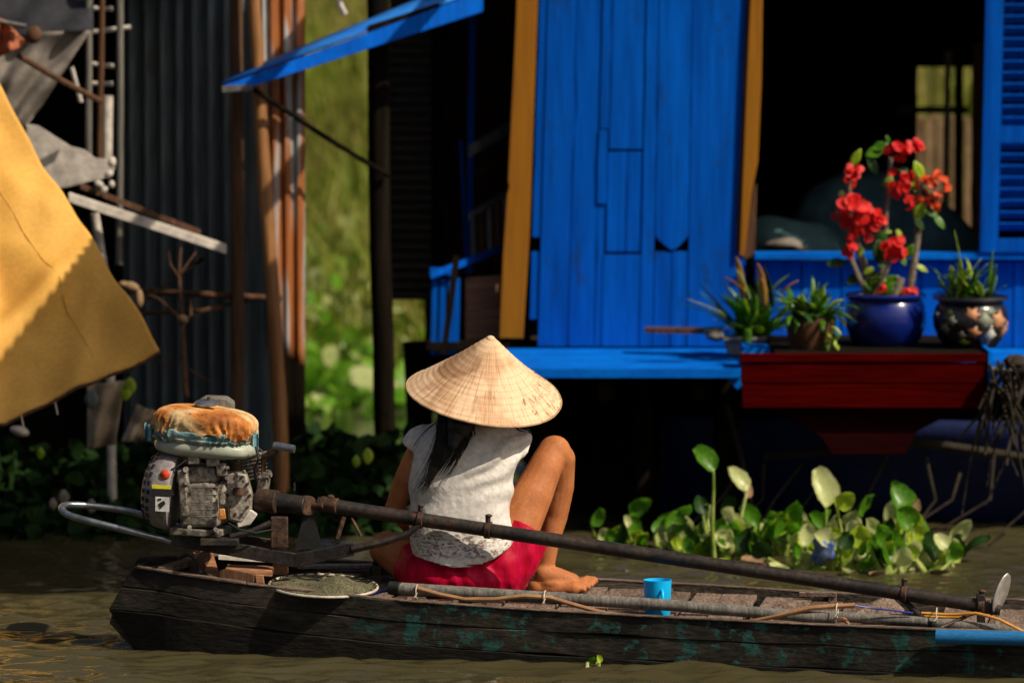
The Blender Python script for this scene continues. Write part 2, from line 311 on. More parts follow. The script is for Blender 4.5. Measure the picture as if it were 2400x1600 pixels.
while y < 7.0: YS.append(y); y += .0085 + max(0, y + .2) * .004
YS.append(7.0)
b = MB(); nv = len(YS)
b.add([(x, y, wave(x, y)) for x in XS for y in YS], [(i * nv + j, (i + 1) * nv + j, (i + 1) * nv + j + 1, i * nv + j + 1) for i in range(330) for j in range(nv - 1)])
S = 400; x0, x1, y0, y1 = -3, 3, -1.9, 7.0
b.add([(-S, -S, 0), (S, -S, 0), (S, S, 0), (-S, S, 0), (x0, y0, 0), (x1, y0, 0), (x1, y1, 0), (x0, y1, 0)], [(0, 1, 5, 4), (1, 2, 6, 5), (2, 3, 7, 6), (3, 0, 4, 7)])
me = b.mesh('water', True, 180); me.materials.append(M['water']); wo = tag(link('water', me), kind='structure'); wo.location.z = -.018
b = MB(); b.add([(-S, -S, -1.2), (S, -S, -1.2), (S, S, -1.2), (-S, S, -1.2)], [(0, 1, 2, 3)])
tag(b.build('river_bed', M['ground']), kind='structure')
def hillz(x, y):
    t = y - 8.6
    z = -.15 + max(0, t) * .145 + max(0, t - 14) * .12 + .14 * noise.noise(V((x * .5, y * .4, 0))) * min(1, max(0, t))
    return min(z, 9 + noise.noise(V((x * .02, y * .02, 1))) * 3)
b = MB(); b.grid(lambda u, v: (lambda x, y: V((x, y, hillz(x, y))))(-150 + 300 * u, 8.2 + 120 * v ** 2), 120, 110)
tag(b.build('hillside', M['ground']), kind='structure')
def tuft_field(name, n, xr, yr, mt, hr, wr, lean, leafy=False, label=None, cat=None, zf=hillz, seed=1):
    rnd = random.Random(seed); vs = []; fs = []
    for i in range(n):
        y = rnd.uniform(*yr); x = rnd.uniform(*xr); z = zf(x, y); h = rnd.uniform(*hr) * (.6 + .9 * max(0, noise.noise(V((x * 1.3, y * 1.3, 5))) + .4)); wd = rnd.uniform(*wr)
        a = rnd.uniform(0, 6.28); lx, ly = rnd.gauss(0, lean) * h, rnd.gauss(-.1, lean) * h; o = len(vs)
        dx, dy = math.cos(a) * wd, math.sin(a) * wd
        if leafy:
            c = V((x + lx, y + ly, z + h * rnd.uniform(.3, 1))); t = V((rnd.gauss(0, .7), rnd.gauss(-.2, .7), rnd.uniform(-.2, .9))).normalized(); s_ = t.cross(V((rnd.gauss(0, 1), rnd.gauss(0, 1), rnd.gauss(0, 1)))).normalized()
            q = t.cross(s_) * wd * .3
            for k, (p_, r_) in enumerate(((-1, .3), (-.4, .9), (.4, .9), (1, .2))):
                vs += [c + t * wd * p_ - s_ * wd * r_ * .8 + q * abs(p_), c + t * wd * p_ + s_ * wd * r_ * .8 + q * abs(p_)]
            for k in range(3): fs.append((o + 2 * k, o + 2 * k + 1, o + 2 * k + 3, o + 2 * k + 2))
        else:
            vs += [(x - dx, y - dy, z), (x + dx, y + dy, z), (x + lx * .45 + dx * .8, y + ly * .45 + dy * .8, z + h * .6), (x + lx * .45 - dx * .8, y + ly * .45 - dy * .8, z + h * .6), (x + lx, y + ly, z + h)]
            fs += [(o, o + 1, o + 2, o + 3), (o + 3, o + 2, o + 4)]
    m_ = bpy.data.meshes.new(name); m_.from_pydata([tuple(v) for v in vs], [], fs); m_.materials.append(mt); m_.shade_smooth()
    return tag(link(name, m_), label, cat, kind='stuff')
tuft_field('tall_grass', 26000, (-4.5, 1.5), (9.0, 24), M['grass'], (.25, .6), (.006, .016), .35, label='tall dry yellow green grass on the slope behind the houses', cat='grass', seed=2)
tuft_field('tall_grass', 7000, (1.2, 6), (9.0, 22), M['grass'], (.2, .6), (.008, .02), .35, label='olive grass on the slope seen through the back opening of the blue house', cat='grass', seed=3)
tuft_field('broad_leaf_growth', 5200, (-3.2, .6), (8.3, 12.6), M['farleaf'], (.10, .30), (.03, .085), .4, True, label='low broad green leaves at the foot of the grassy slope', cat='ground cover', seed=4)
tuft_field('pale_leaf_growth', 1300, (-3.2, .6), (8.3, 12.6), M['leafp'], (.2, .36), (.035, .075), .4, True, label='pale shining leaves scattered through the low green growth', cat='ground cover', seed=5)
# dark overgrown bank between the shacks
def bankz(x, y): return -.12 + .25 * math.exp(-((y - 4.1) / .55) ** 2) * (1 + .25 * noise.noise(V((x * 3, y * 3, 0)))) * (1 if x < -.45 else max(0, 1 - (x + .45) * 3))
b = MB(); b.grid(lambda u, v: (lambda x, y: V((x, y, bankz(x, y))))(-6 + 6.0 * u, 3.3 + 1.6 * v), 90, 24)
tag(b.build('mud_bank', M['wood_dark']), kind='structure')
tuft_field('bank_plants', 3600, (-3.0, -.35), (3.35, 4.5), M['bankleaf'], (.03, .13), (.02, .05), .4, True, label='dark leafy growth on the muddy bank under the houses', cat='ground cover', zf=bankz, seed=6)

# ================================================================== BLUE HOUSE
WY = 4.2
house = thing('blue_house', 'bright blue plank house with ochre corner posts and open window above the water', 'house', at(1450, 800, WY + .3))
def lean(x, y, t=1.0):                       # wall leans a little, more at its left end
    return x - (25 - 15 * (x - 1240) / 500) * (y / 800.0) * t
PL = [  # x left, x right at top, y top, y bottom, proud mm
    (1264, 1282, -60, 556, 2), (1264, 1282, 590, 748, 0), (1284, 1351, -60, 812, 6), (1353, 1411, -60, 812, 3), (1413, 1434, -60, 302, 8), (1436, 1513, -60, 350, 4),
    (1411, 1432, 305, 478, 10), (1413, 1429, 481, 812, 2), (1434, 1477, 356, 590, 1), (1479, 1517, 356, 590, 2), (1428, 1517, 597, 812, 5), (1516, 1544, -60, 812, 8),
    (1546, 1622, -60, 552, 9), (1546, 1584, 590, 812, 2), (1586, 1622, 590, 812, 3), (1624, 1754, -60, 812, 6)]
for i, (xa, xb, ya, yb, pr) in enumerate(PL):
    y_ = WY - pr / 1000; n = 14; rs = []
    for k in range(n + 1):
        py = ya + (yb - ya) * k / n
        jl = 1.6 * noise.noise(V((i, py / 70, 0))); jr = 1.6 * noise.noise(V((i, py / 70, 9)))
        if i == 2: jr += 5 * math.exp(-((py - 260) / 60) ** 2)
        if i == 3: jl += 5 * math.exp(-((py - 260) / 60) ** 2)
        l_, r_ = lean(xa, py) + jl, lean(xb, py) + jr
        pa, pb = at(l_, py, y_), at(r_, py, y_)
        rs.append([pa, pb, pb + V((0, .016, 0)), pa + V((0, .016, 0))])
    b = MB().loft(rs)
    if i == 12:                              # broken board with a rounded lower end
        for q in range(3):
            py = 552 + (q + 1) * 11; s_ = (.80, .52, .2)[q]; off = (6, 14, 20)[q]
            pa, pb = at(lean(1546, py) + (1 - s_) * 38 + off * .3, py, y_), at(lean(1622, py) - (1 - s_) * 38, py, y_)
            rs.append([pa, pb, pb + V((0, .016, 0)), pa + V((0, .016, 0))])
        b = MB().loft(rs)
    b.build('wall_plank', M['blue'], house, bev=.0015)
hx = lambda px, Y=WY: at(px, 500, Y).x
ZR = 2.06; ZD = .60
X0, X1 = hx(1225), 3.6; YB = 6.7
def wallbox(name, a, c, m, par=house): 
    a, c = V(a), V(c); return MB().box((a + c) / 2, tuple(abs(q) for q in (c - a))).build(name, m, par)
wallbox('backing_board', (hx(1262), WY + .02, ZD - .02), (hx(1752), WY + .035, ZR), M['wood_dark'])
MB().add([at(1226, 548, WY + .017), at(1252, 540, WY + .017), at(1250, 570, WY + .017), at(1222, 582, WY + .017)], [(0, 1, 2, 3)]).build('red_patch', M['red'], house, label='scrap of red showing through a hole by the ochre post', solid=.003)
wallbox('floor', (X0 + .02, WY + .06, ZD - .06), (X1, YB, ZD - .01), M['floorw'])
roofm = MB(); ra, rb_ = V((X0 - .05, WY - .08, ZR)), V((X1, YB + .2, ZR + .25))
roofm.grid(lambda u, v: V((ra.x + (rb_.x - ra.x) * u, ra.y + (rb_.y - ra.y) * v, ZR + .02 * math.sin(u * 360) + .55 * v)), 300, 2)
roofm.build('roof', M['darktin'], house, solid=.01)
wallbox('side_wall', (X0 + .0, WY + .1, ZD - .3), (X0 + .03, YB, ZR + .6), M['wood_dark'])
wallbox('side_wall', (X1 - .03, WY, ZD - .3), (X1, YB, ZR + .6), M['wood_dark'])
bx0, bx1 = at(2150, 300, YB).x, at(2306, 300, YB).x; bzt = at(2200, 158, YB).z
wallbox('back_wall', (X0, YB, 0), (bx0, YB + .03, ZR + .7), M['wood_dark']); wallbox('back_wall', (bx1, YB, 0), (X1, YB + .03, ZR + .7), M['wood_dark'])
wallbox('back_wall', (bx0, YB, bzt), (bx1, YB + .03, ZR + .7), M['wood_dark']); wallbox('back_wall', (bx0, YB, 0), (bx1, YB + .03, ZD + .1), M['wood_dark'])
# corner posts
def postpoly(name, pts, Y, dep, m, **kw): return MB().prism([at(x, y, Y) for x, y in pts], (0, dep, 0)).build(name, m, house, bev=.003, **kw)
postpoly('corner_post', [(1213, -60), (1262, -60), (1249, 300), (1240, 560), (1226, 793), (1170, 793), (1178, 600), (1188, 455), (1193, 438), (1190, 425), (1196, 300), (1206, 100)], WY - .03, .05, M['yellow'])
postpoly('window_post', [(1762, -60), (1788, -60), (1784, 200), (1776, 380), (1762, 450), (1745, 600), (1733, 600), (1745, 300), (1755, 60)], WY - .03, .05, M['yellow'])
postpoly('window_post', [(1765, 440), (1774, 430), (1772, 500), (1770, 600), (1742, 610), (1752, 530)], WY - .01, .04, M['wood_brown'], label='broken brown foot of the post beside the window')
postpoly('post_edge', [(1754, -60), (1761, -60), (1744, 300), (1731, 590), (1724, 590), (1737, 300)], WY - .02, .03, M['wood_brown'])
# low wall under the window, sill, right wall
xs = [1768, 1880, 1972, 2072, 2160, 2232, 2300]
for i in range(6):
    pa, pb = at(xs[i] + 1, 612, WY), at(xs[i + 1] - 2, 612, WY); z0 = ZD
    b = MB(); d = .003 * (i % 3)
    b.box(((pa.x + pb.x) / 2, WY + .008 - d, (pa.z + z0) / 2), (pb.x - pa.x, .016, pa.z - z0)); b.build('wall_plank', M['blue'], house, bev=.0015)
pz = at(1900, 605, WY); wallbox('window_sill', (hx(1768), WY - .06, pz.z), (hx(2420), WY + .05, pz.z + .022), M['blue_deck'])
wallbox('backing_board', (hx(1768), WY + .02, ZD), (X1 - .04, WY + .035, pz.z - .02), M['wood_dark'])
xs = [2303, 2378, 2460, 2600, 2760, 2950, 3150]
for i in range(6):
    wallbox('wall_plank', (hx(xs[i]), WY - .004 * (i % 2), ZD), (hx(xs[i + 1] - 2), WY + .016, pz.z - .012), M['blue'])
for xa, xb in ((2462, 2700), (2703, 2950), (2953, 3200)): wallbox('wall_plank', (hx(xa), WY, pz.z + .03), (hx(xb), WY + .02, ZR + .01), M['blue'])
# louvred shutter
sh = thing('louvred_shutter', 'blue louvred window shutter standing open at the right edge', 'shutter', at(2350, 590, WY - .08))
SY = WY - .07
def shx(px, py): return px - 14 * (py / 600.0)
def slatbar(name, x0_, x1_, y0_, y1_, dep, m, tilt=0):
    p = [at(shx(x0_, y0_), y0_, SY), at(shx(x1_, y0_), y0_, SY), at(shx(x1_, y1_), y1_, SY), at(shx(x0_, y1_), y1_, SY)]
    return MB().prism(p, (0, dep, 0)).build(name, m, sh, bev=.002)
slatbar('stile', 2310, 2352, -70, 592, .03, M['blue']); slatbar('stile', 2474, 2512, -70, 592, .03, M['blue'])
slatbar('rail', 2352.5, 2473, 296, 334, .028, M['blue']); slatbar('rail', 2352.5, 2473, 560, 592, .028, M['blue'])
slatbar('back_panel', 2353, 2473, -70, 560, -.0, M['blue']).location.y = .045
for rng in ([-60 + 26.4 * i for i in range(14)], [342 + 27 * i for i in range(8)]):
    for yy in rng:
        a, c = at(shx(2353, yy), yy, SY + .012), at(shx(2473, yy), yy, SY + .012)
        MB().box((a + c) / 2, ((c - a).length, .034, .006), (R(-52), 0, 0)).build('slat', M['blue'], sh)
# deck ledge
wallbox('deck_board', (hx(1172, 3.3), 3.28, ZD - .035), (hx(1738, 3.3), 3.62, ZD - .004), M['blue_deck'])
wallbox('deck_board', (hx(1172, 3.3) + .01, 3.624, ZD - .035), (X1, 3.93, ZD - .005), M['blue_deck'])
wallbox('deck_board', (hx(1172, 3.3) + .01, 3.934, ZD - .035), (X1, WY - .012, ZD - .003), M['blue_deck'])
b = MB()
for px in (1205, 1420, 1640, 1900, 2150): b.box((hx(px, 3.6), 3.75, ZD - .08), (.06, .8, .08))
b.build('deck_joist', M['wood_dark'], house)
for (x, y) in ((hx(1262), 3.65), (hx(1500), 3.8), (hx(1690), 3.65), (hx(1262), 5.5), (2.4, 5.5), (1.2, 5.5)):
    MB().tube([(x, y, -.6), (x, y, ZD - .04)], .045, 10).build('stilt', M['wood_dark'], house)
wallbox('skirt_board', (X0, 4.15, .18), (X1, 4.18, ZD - .04), M['wood_dark'])
wallbox('skirt_board', (X0 + .02, 4.12, -.3), (X1, 4.145, .175), M['wood_dark'])
# things lying on the deck
b = MB().board(at(1512, 772, 3.95), at(1690, 775, 3.9), (0, .05, 0), (0, 0, .008), 5, .004, 2)
tag(b.build('loose_board', M['wood_brown']), 'weathered board lying on the blue deck left of the leafy plant', 'board')
b = MB().ell(at(1675, 785, 3.7), (.035, .04, .022), (.2, .1, .4), 9, 6)
tag(b.build('stone', M['wood_grey']), 'grey brown lump on the deck beside the plant trough', 'stone')

# sacks in the room
for i, (px, py, rx, rz, Y) in enumerate(((2040, 545, .30, .24, 5.0), (1860, 580, .22, .12, 4.85), (2170, 565, .20, .15, 4.9), (1840, 572, .10, .045, 4.75))):
    b = MB().ell(at(px, py, Y), (rx, .28, rz), (0, .12, 0), 28, 18)
    for k, v in enumerate(b.v): b.v[k] = v + V((0, 0, 1)) * .03 * noise.noise(v * 6) + V((0, 1, 0)) * .03 * noise.noise(v * 9)
    tag(b.build('sack', M['sack'] if i < 3 else M['cloth_grey'], smooth=True), ['large dark teal heap of sacking in the dark room behind the flowers', 'low dark teal sack inside the window, left of the heap', 'dark teal sack inside the window, right of the heap', 'small grey cushion inside the window near the ochre post'][i], 'sack')
# bamboo behind the back opening
pl = [((2292, 100), (2288, 640), .024, 6.35, 'bamboo'), ((2222, 120), (2210, 640), .013, 6.6, 'white_wood')]
for i, (a, c, r, Y, mt) in enumerate(pl):
    b = MB(); A_, B_ = at(*a, Y), at(*c, Y); B_.z = ZD - .01 if i == 0 else .5
    n = 14; b.tube([A_.lerp(B_, k / n) for k in range(n + 1)], [r * (1.12 if k % 4 == 0 else 1) for k in range(n + 1)], 10)
    tag(b.build('bamboo_pole', M[mt]), ['brown bamboo pole inside the right edge of the window', 'thin pale pole standing in the back opening of the blue house'][i], 'pole')
b = MB().box(at(2246, 420, 6.45), (.035, .012, 1.1)); tag(b.build('dark_plank', M['wood_brown']), 'brown plank upright beside the bamboo pole inside the window', 'board')
b = MB().box(at(2185, 258, 6.62), (.3, .02, .03)); tag(b.build('cross_rail', M['wood_grey']), 'short grey rail across the back opening', 'rail')

# ================================================================== GALLERY LEFT OF THE OCHRE POST
gal = thing('side_gallery', 'dark open gallery with slanting rails left of the ochre post', 'porch', at(1050, 800, 4.4))
def gb(name, a, c, wv, hv, m, n=4, jit=.002, label=None, par=gal): return MB().board(a, c, wv, hv, n, jit, sum(map(ord, name)) % 17).build(name, m, par, label=label)
gx = lambda px, Y: at(px, 500, Y).x
for k in range(27):                        # corrugated dark sheet, ridges across
    pass
b = MB(); b.grid(lambda u, v: at(912 + 100 * v, -80 + 780 * u, 4.75) + V((0, .012 * math.sin(u * 34 * 6.283), 0)), 260, 3)
b.build('corrugated_sheet', M['darktin'], gal, solid=.004)
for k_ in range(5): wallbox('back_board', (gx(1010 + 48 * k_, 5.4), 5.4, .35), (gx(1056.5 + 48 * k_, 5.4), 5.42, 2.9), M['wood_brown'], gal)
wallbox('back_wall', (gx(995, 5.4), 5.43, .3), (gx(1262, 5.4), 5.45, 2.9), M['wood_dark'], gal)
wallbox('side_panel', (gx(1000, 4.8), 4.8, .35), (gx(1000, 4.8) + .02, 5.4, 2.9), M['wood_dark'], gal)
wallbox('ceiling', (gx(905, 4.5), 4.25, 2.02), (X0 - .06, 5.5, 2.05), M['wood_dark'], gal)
gb('floor_board', at(1000, 805, 4.3), at(1195, 805, 4.3), (0, .12, 0), (0, 0, .015), M['wood_dark'])
gb('upright', at(1108, 20, 4.75), at(1098, 640, 4.75), (.012, 0, 0), (0, .01, 0), M['blue']); gb('upright', at(1080, 330, 4.7), at(1092, 600, 4.7), (.006, 0, 0), (0, .01, 0), M['blue'])
gb('rail', at(1098, 356, 4.35), at(1196, 298, 4.55), (0, .01, 0), (0, 0, .022), M['wood_grey'], label='pale grey slanting upper rail'); gb('rail', at(1112, 410, 4.45), at(1190, 362, 4.6), (0, .008, 0), (0, 0, .005), M['wood_brown'])
gb('rail', at(1098, 508, 4.35), at(1200, 445, 4.55), (0, .01, 0), (0, 0, .011), M['wood_grey']); gb('rail', at(1010, 645, 4.1), at(1195, 575, 4.5), (0, .02, 0), (0, 0, .012), M['blue'], label='blue slanting lower rail')
for i in range(5): gb('baluster', at(1108 + i * 19, 508 - i * 11, 4.45), at(1110 + i * 19, 612 - i * 9, 4.45), (.009, 0, 0), (0, .006, 0), M['wood_brown' if i % 2 else 'wood_grey'])
gb('rail', at(1008, 636, 4.2), at(1066, 636, 4.2), (0, .03, 0), (0, 0, .012), M['blue'])
for i, px in enumerate((1012, 1031, 1050, 1064)): gb('fence_board', at(px + 8, 652, 4.2), at(px + 4, 830, 4.2), (.011, 0, 0), (0, .008, 0), M['blue'], label='narrow blue upright board')
gb('pole', at(1070, 600, 4.05), at(1040, 830, 4.05), (.012, 0, 0), (0, .012, 0), M['wood_dark'])
for i in range(3):
    t0 = 600 + i * 82; gb('panel_board', at(1135, t0 + 48 - i * 6, 4.3), at(1135, t0 + 122 - i * 6, 4.3), (.071, .0, .006), (0, .01, 0), M['block'], label='horizontal brown board of the panel')
# dark post, awning board and its prop
def pole(name, pts, r, m, label, cat, seg=12, nodes=0, jit=0.0, group=None):
    n = 18; P_ = []; rr = []
    for k in range(n + 1):
        t = k / n * (len(pts) - 1); i = min(int(t), len(pts) - 2); P_.append(pts[i].lerp(pts[i + 1], t - i) + V((noise.noise(V((k * .4, pts[0].x * 9, 1))) * jit, 0, 0)))
        rad = r[0] + (r[1] - r[0]) * k / n if isinstance(r, tuple) else r
        rr.append(rad * (1.10 if nodes and k % nodes == 0 else 1))
    return tag(MB().tube(P_, rr, seg).build(name, m), label, cat, group)
def down(p, z=-.5): return V((p.x, p.y, z))
P0 = at(880, -100, 4.15)
pole('dark_post', [P0, at(892, 600, 4.15), at(902, 1040, 4.15), down(at(902, 1040, 4.15))], (.040, .040), M['wood_dark'], 'thick black post standing in the water under the blue awning board', 'post', jit=.01)
pole('dark_post', [at(975, 800, 4.6), at(985, 1010, 4.6), down(at(985, 1010, 4.6))], .05, M['wood_dark'], 'short stout black stump behind the conical hat', 'post')
aw = thing('awning_flap', 'long blue awning board slanting down to the left above the gap', 'awning', at(1000, 60, 4.0))
A_, B_ = at(522, 202, 3.55), at(1125, -18, 4.0)
b = MB().prism([A_, A_ + V((.055, -.02, -.018)), B_ + V((.0, -.0, -.075)), B_], (0.012, .02, .004)); b.build('front_board', M['blue'], aw, bev=.002)
nrm = V((0, .34, .10))
b = MB().add([A_ + V((0, .02, .004)), B_ + V((0, .02, .004)), B_ + V((-.02, .30, .05)), A_ + V((.05, .28, .036))], [(0, 1, 2, 3)]); b.build('top_sheet', M['blue_awn'], aw, solid=.008)
MB().box(at(556, 207, 3.54), (.105, .012, .022), (0, R(-3), 0)).build('end_board', M['wood_grey'], aw)
MB().board(at(862, 68, 3.84), at(1030, 14, 3.95), (0, .02, 0), (0, 0, .012), 4, .002).build('batten', M['wood_dark'], aw)
pole('prop_stick', [at(598, 212, 3.57), at(760, 320, 3.8), at(910, 412, 4.1)], .0105, M['wood_dark'], 'thin dark stick propping the blue awning board against the black post', 'stick', 8)
pole('hanging_branch', [at(775, -20, 4.0), at(795, 5, 4.0), at(808, 35, 4.0)], (.008, .012), M['white_wood'], 'short pale stick hanging at the top of the green gap', 'stick', 8)
pole('bamboo_pole', [at(880, -60, 4.6), at(898, 40, 4.6)], .02, M['bamboo'], 'short brown bamboo end above the blue awning board', 'pole', 8)

# ================================================================== SHACK ON THE LEFT
shack = thing('tin_shack', 'dark corrugated tin shack with rusted right hand sheet', 'shack', at(500, 1000, 4.0))
c0, c1 = at(286, 0, 4.32), at(585, 0, 3.98)
def corr(name, a, c, z0, z1, amp, nr, m, n=12, par=shack, bulge=0):
    d = V((c.x - a.x, c.y - a.y, 0)); nn = V((-d.y, d.x, 0)).normalized(); k = nr * n
    return MB().grid(lambda u, v: V((a.x, a.y, 0)) + d * u + nn * amp * math.sin(u * nr * 2 * math.pi) + V((bulge * v * (1 - v) + .018 * v * 0, 0, z0 + (z1 - z0) * v)), k, 8).build(name, m, par, solid=.002)
mid = c0.lerp(c1, .5)
corr('wall_sheet', c0, mid, -.05, 2.05, .028, 4, M['tin']); corr('wall_sheet', mid + V((.0, .012, 0)), c1, -.05, 2.05, .028, 4, M['tin'])
corr('wall_sheet', at(560, 0, 3.98), at(640, 0, 3.92), -.05, 2.05, .010, 1, M['tin'])
r0, r1 = at(628, 0, 3.86), at(704, 0, 4.02)
# rusted sheet: lower end stops above the ground, edges ragged
b = MB()
def rs_(u, v):
    py0, py1 = 150, 800 + 60 * u
    px = 622 + 92 * u + (26 * u) * 0 + 18 * (v - .5) * (1 - u) ; py = -60 + (py1 + 60) * v
    return at(px, py, 3.88 + .10 * u) + V((0, .014 * math.sin(u * 3.2 * 6.283), 0))
b.grid(rs_, 42, 24); b.build('rusted_sheet', M['rust'], shack, solid=.002)
wallbox('wall_board', (at(640, 0, 4.05).x, 4.05, -.2), (at(712, 0, 4.05).x, 4.08, .95), M['wood_dark'], shack)
wallbox('back_wall', (-3.2, 5.6, -.2), (at(560, 0, 5.6).x, 5.63, 3), M['wood_dark'], shack)
wallbox('roof', (-3.2, 4.0, 2.02), (at(700, 0, 4).x, 5.7, 2.06), M['darktin'], shack)
pole('wooden_post', [at(552, -90, 3.78), at(556, 300, 3.78), at(556, 1060, 3.78), down(at(556, 1060, 3.78))], .023, M['wood_brown'], 'upright brown post in front of the dark tin wall', 'post', jit=.006)
pole('bamboo_post', [at(590, -90, 3.70), at(612, 300, 3.70), at(640, 700, 3.70), at(660, 1060, 3.70), down(at(660, 1060, 3.70))], (.023, .030), M['bamboo'], 'leaning orange brown bamboo post beside the rusted sheet', 'post', nodes=6)
pole('bamboo_rail', [at(300, 680, 4.0), at(480, 690, 3.8), at(660, 700, 3.8)], .012, M['wood_brown'], 'horizontal brown bamboo rail across the dark tin wall', 'rail')
pole('bamboo_rail', [at(330, 735, 4.0), at(470, 728, 3.8), at(640, 690, 3.84)], .007, M['wood_brown'], 'thinner lower bamboo rail across the dark tin wall', 'rail')
# rack of three uprights with pale rungs
rk = thing('bamboo_rack', 'grey upright rack with pale rungs between the grey cloth and tin wall', 'rack', at(235, 600, 3.9))
for a, c, r, m in (((207, -90), (207, 385), .0125, 'wood_grey'), ((240, -90), (232, 410), .011, 'wood_brown'), ((281, -90), (279, 620), .013, 'wood_grey')):
    MB().tube([at(*a, 3.8), at((a[0] + c[0]) / 2 + 1, (a[1] + c[1]) / 2, 3.8), at(*c, 3.8)], r, 10).build('upright', M[m], rk)
for xa, ya, xb, yb in ((212, 76, 306, 64), (215, 150, 266, 156), (215, 196, 264, 197), (220, 20, 264, 22)):
    MB().tube([at(xa, ya, 3.84), at(xb, yb, 3.84)], .0085, 8).build('rung', M['white_wood'], rk)
pole('pale_post', [at(252, 225, 3.95), at(250, 380, 3.95)], .020, M['white_wood'], 'broad pale wooden post behind the rack', 'post')
pole('pale_post', [at(222, 500, 3.6), at(238, 600, 3.6), at(256, 700, 3.6), down(at(262, 900, 3.6), 0)], .016, M['white_wood'], 'pale leaning post right behind the yellow canvas', 'post')
# cloths
def cloth(name, pts, Y, m, label, cat, fold=.02, fr=3, dy=0.0):
    a, bb, c, d = [at(x, y, Y + k) for (x, y), k in zip(pts, (0, 0, dy, dy))]
    b = MB().grid(lambda u, v: a.lerp(bb, u).lerp(d.lerp(c, u), v) + V((0, fold * math.sin((u * 1.3 + v * .4) * fr * 6.28) + fold * noise.noise(V((u * 3, v * 3, fr))), 0)), 36, 26)
    return tag(b.build(name, m, solid=.003), label, cat)
cloth('cloth_awning', [(-250, -120), (222, -120), (218, 72), (-250, 110)], 3.95, M['cloth_dark'], 'charcoal cloth awning at the top left corner', 'awning', dy=-.2)
cloth('hanging_cloth', [(-80, 80), (214, 72), (60, 300), (-60, 300)], 3.75, M['cloth_grey'], 'taupe grey cloth hanging beside the rack', 'cloth', .03, 2)
cloth('red_cloth', [(-90, 10), (18, 50), (62, 105), (-90, 175)], 3.3, M['cloth_red'], 'brick red cloth bunched at the upper left edge', 'cloth', .03, 2)
pole('wooden_pole', [at(-30, 45, 3.25), at(60, 62, 3.25)], .008, M['wood_grey'], 'thin grey rod lying across the brick red cloth', 'pole', 8)
pole('wooden_pole', [at(42, 130, 3.35), at(130, 182, 3.45), at(236, 238, 3.6)], .0115, M['wood_brown'], 'brown pole slanting from the red cloth to the rack', 'pole', 8)
b = MB().ell(at(80, 82, 3.3), (.028, .02, .032), (0, .4, 0)); tag(b.build('rope_knot', M['wood_brown'], smooth=True), 'brown rope knot beside the brick red cloth', 'knot')
def sheet_poly(name, pts, Y, dep, m, label, cat):
    return tag(MB().prism([at(x, y, Y) for x, y in pts], (0, dep, 0)).build(name, m), label, cat)
sheet_poly('painted_panel', [(62, 292), (88, 296), (118, 315), (165, 345), (196, 352), (222, 372), (262, 375), (268, 398), (240, 420), (214, 424), (168, 436), (146, 440), (70, 440)], 3.7, .03, M['white_wood'], 'flaking off-white panel behind the yellow canvas', 'panel')
for i, (x, y, r) in enumerate(((262, 380, .016), (255, 408, .014), (232, 432, .014), (262, 432, .011), (244, 445, .012))):
    tag(MB().ell(at(x, y, 3.6), (r, r, r * 1.3), (0, i, 0), 9, 6).build('white_rag', M['white_wood']), ['topmost white rag on the right corner of the off-white panel', 'white rag second from the top on the panel corner', 'white rag at the lower left of the panel corner', 'smallest white rag at the lower right of the panel corner', 'lowest white rag hanging under the panel corner'][i], 'rag')
bm_ = thing('slanting_beam', 'pale beam with brown top board slanting down right to the brown post', 'beam', at(340, 520, 3.6))
MB().board(at(162, 462, 3.45), at(530, 584, 3.70), (0, .02, 0), (0, 0, .017), 8, .002).build('pale_board', M['white_wood'], bm_, bev=.002)
MB().board(at(190, 436, 3.62), at(470, 545, 3.80), (0, .02, 0), (0, 0, .009), 8, .002).build('top_board', M['wood_brown'], bm_)
tag(MB().tube([at(168, 158, 3.7), at(190, 240, 3.7)], .008, 8).build('white_stick', M['white_wood']), 'short white stick hanging under the taupe cloth', 'stick')
pole('wooden_stick', [at(330, 712, 3.6), at(400, 660, 3.65), at(476, 606, 3.7)], .006, M['wood_dark'], 'thin black stick slanting up right below the pale beam', 'stick', 8)
b = MB().ell(at(308, 672, 3.55), (.03, .025, .018), (0, .3, 0)); b.ell(at(326, 700, 3.55), (.016, .02, .035)); b.ell(at(290, 666, 3.55), (.02, .02, .012))
tag(b.build('driftwood_knot', M['dry']), 'knotted driftwood stub right of the yellow canvas', 'driftwood')
tw = thing('dry_shrub', 'dry brown leafless shrub with forked stem before the tin wall', 'shrub', at(430, 900, 3.55))
for pts, r in (([(436, 930), (432, 850), (428, 760), (424, 700)], .011), ([(428, 760), (410, 735), (388, 715)], .009), ([(428, 752), (448, 740), (446, 700)], .007), ([(424, 700), (420, 640), (424, 580)], .005), ([(390, 715), (372, 700), (350, 690)], .004), ([(446, 742), (480, 730), (520, 722)], .004), ([(430, 830), (400, 860), (360, 840)], .004), ([(432, 860), (470, 880), (500, 900)], .003), ([(424, 640), (445, 610), (460, 590)], .003), ([(420, 650), (400, 620), (395, 590)], .003)):
    MB().tube([at(x, y, 3.55 + .03 * i) for i, (x, y) in enumerate(pts)], [r * (1 - .2 * i) for i in range(len(pts))], 6).build('branch', M['wood_brown'], tw)
MB().ell(at(428, 748, 3.54), (.022, .02, .016), (0, .5, 0), 10, 7).build('knot', M['dry'], tw)
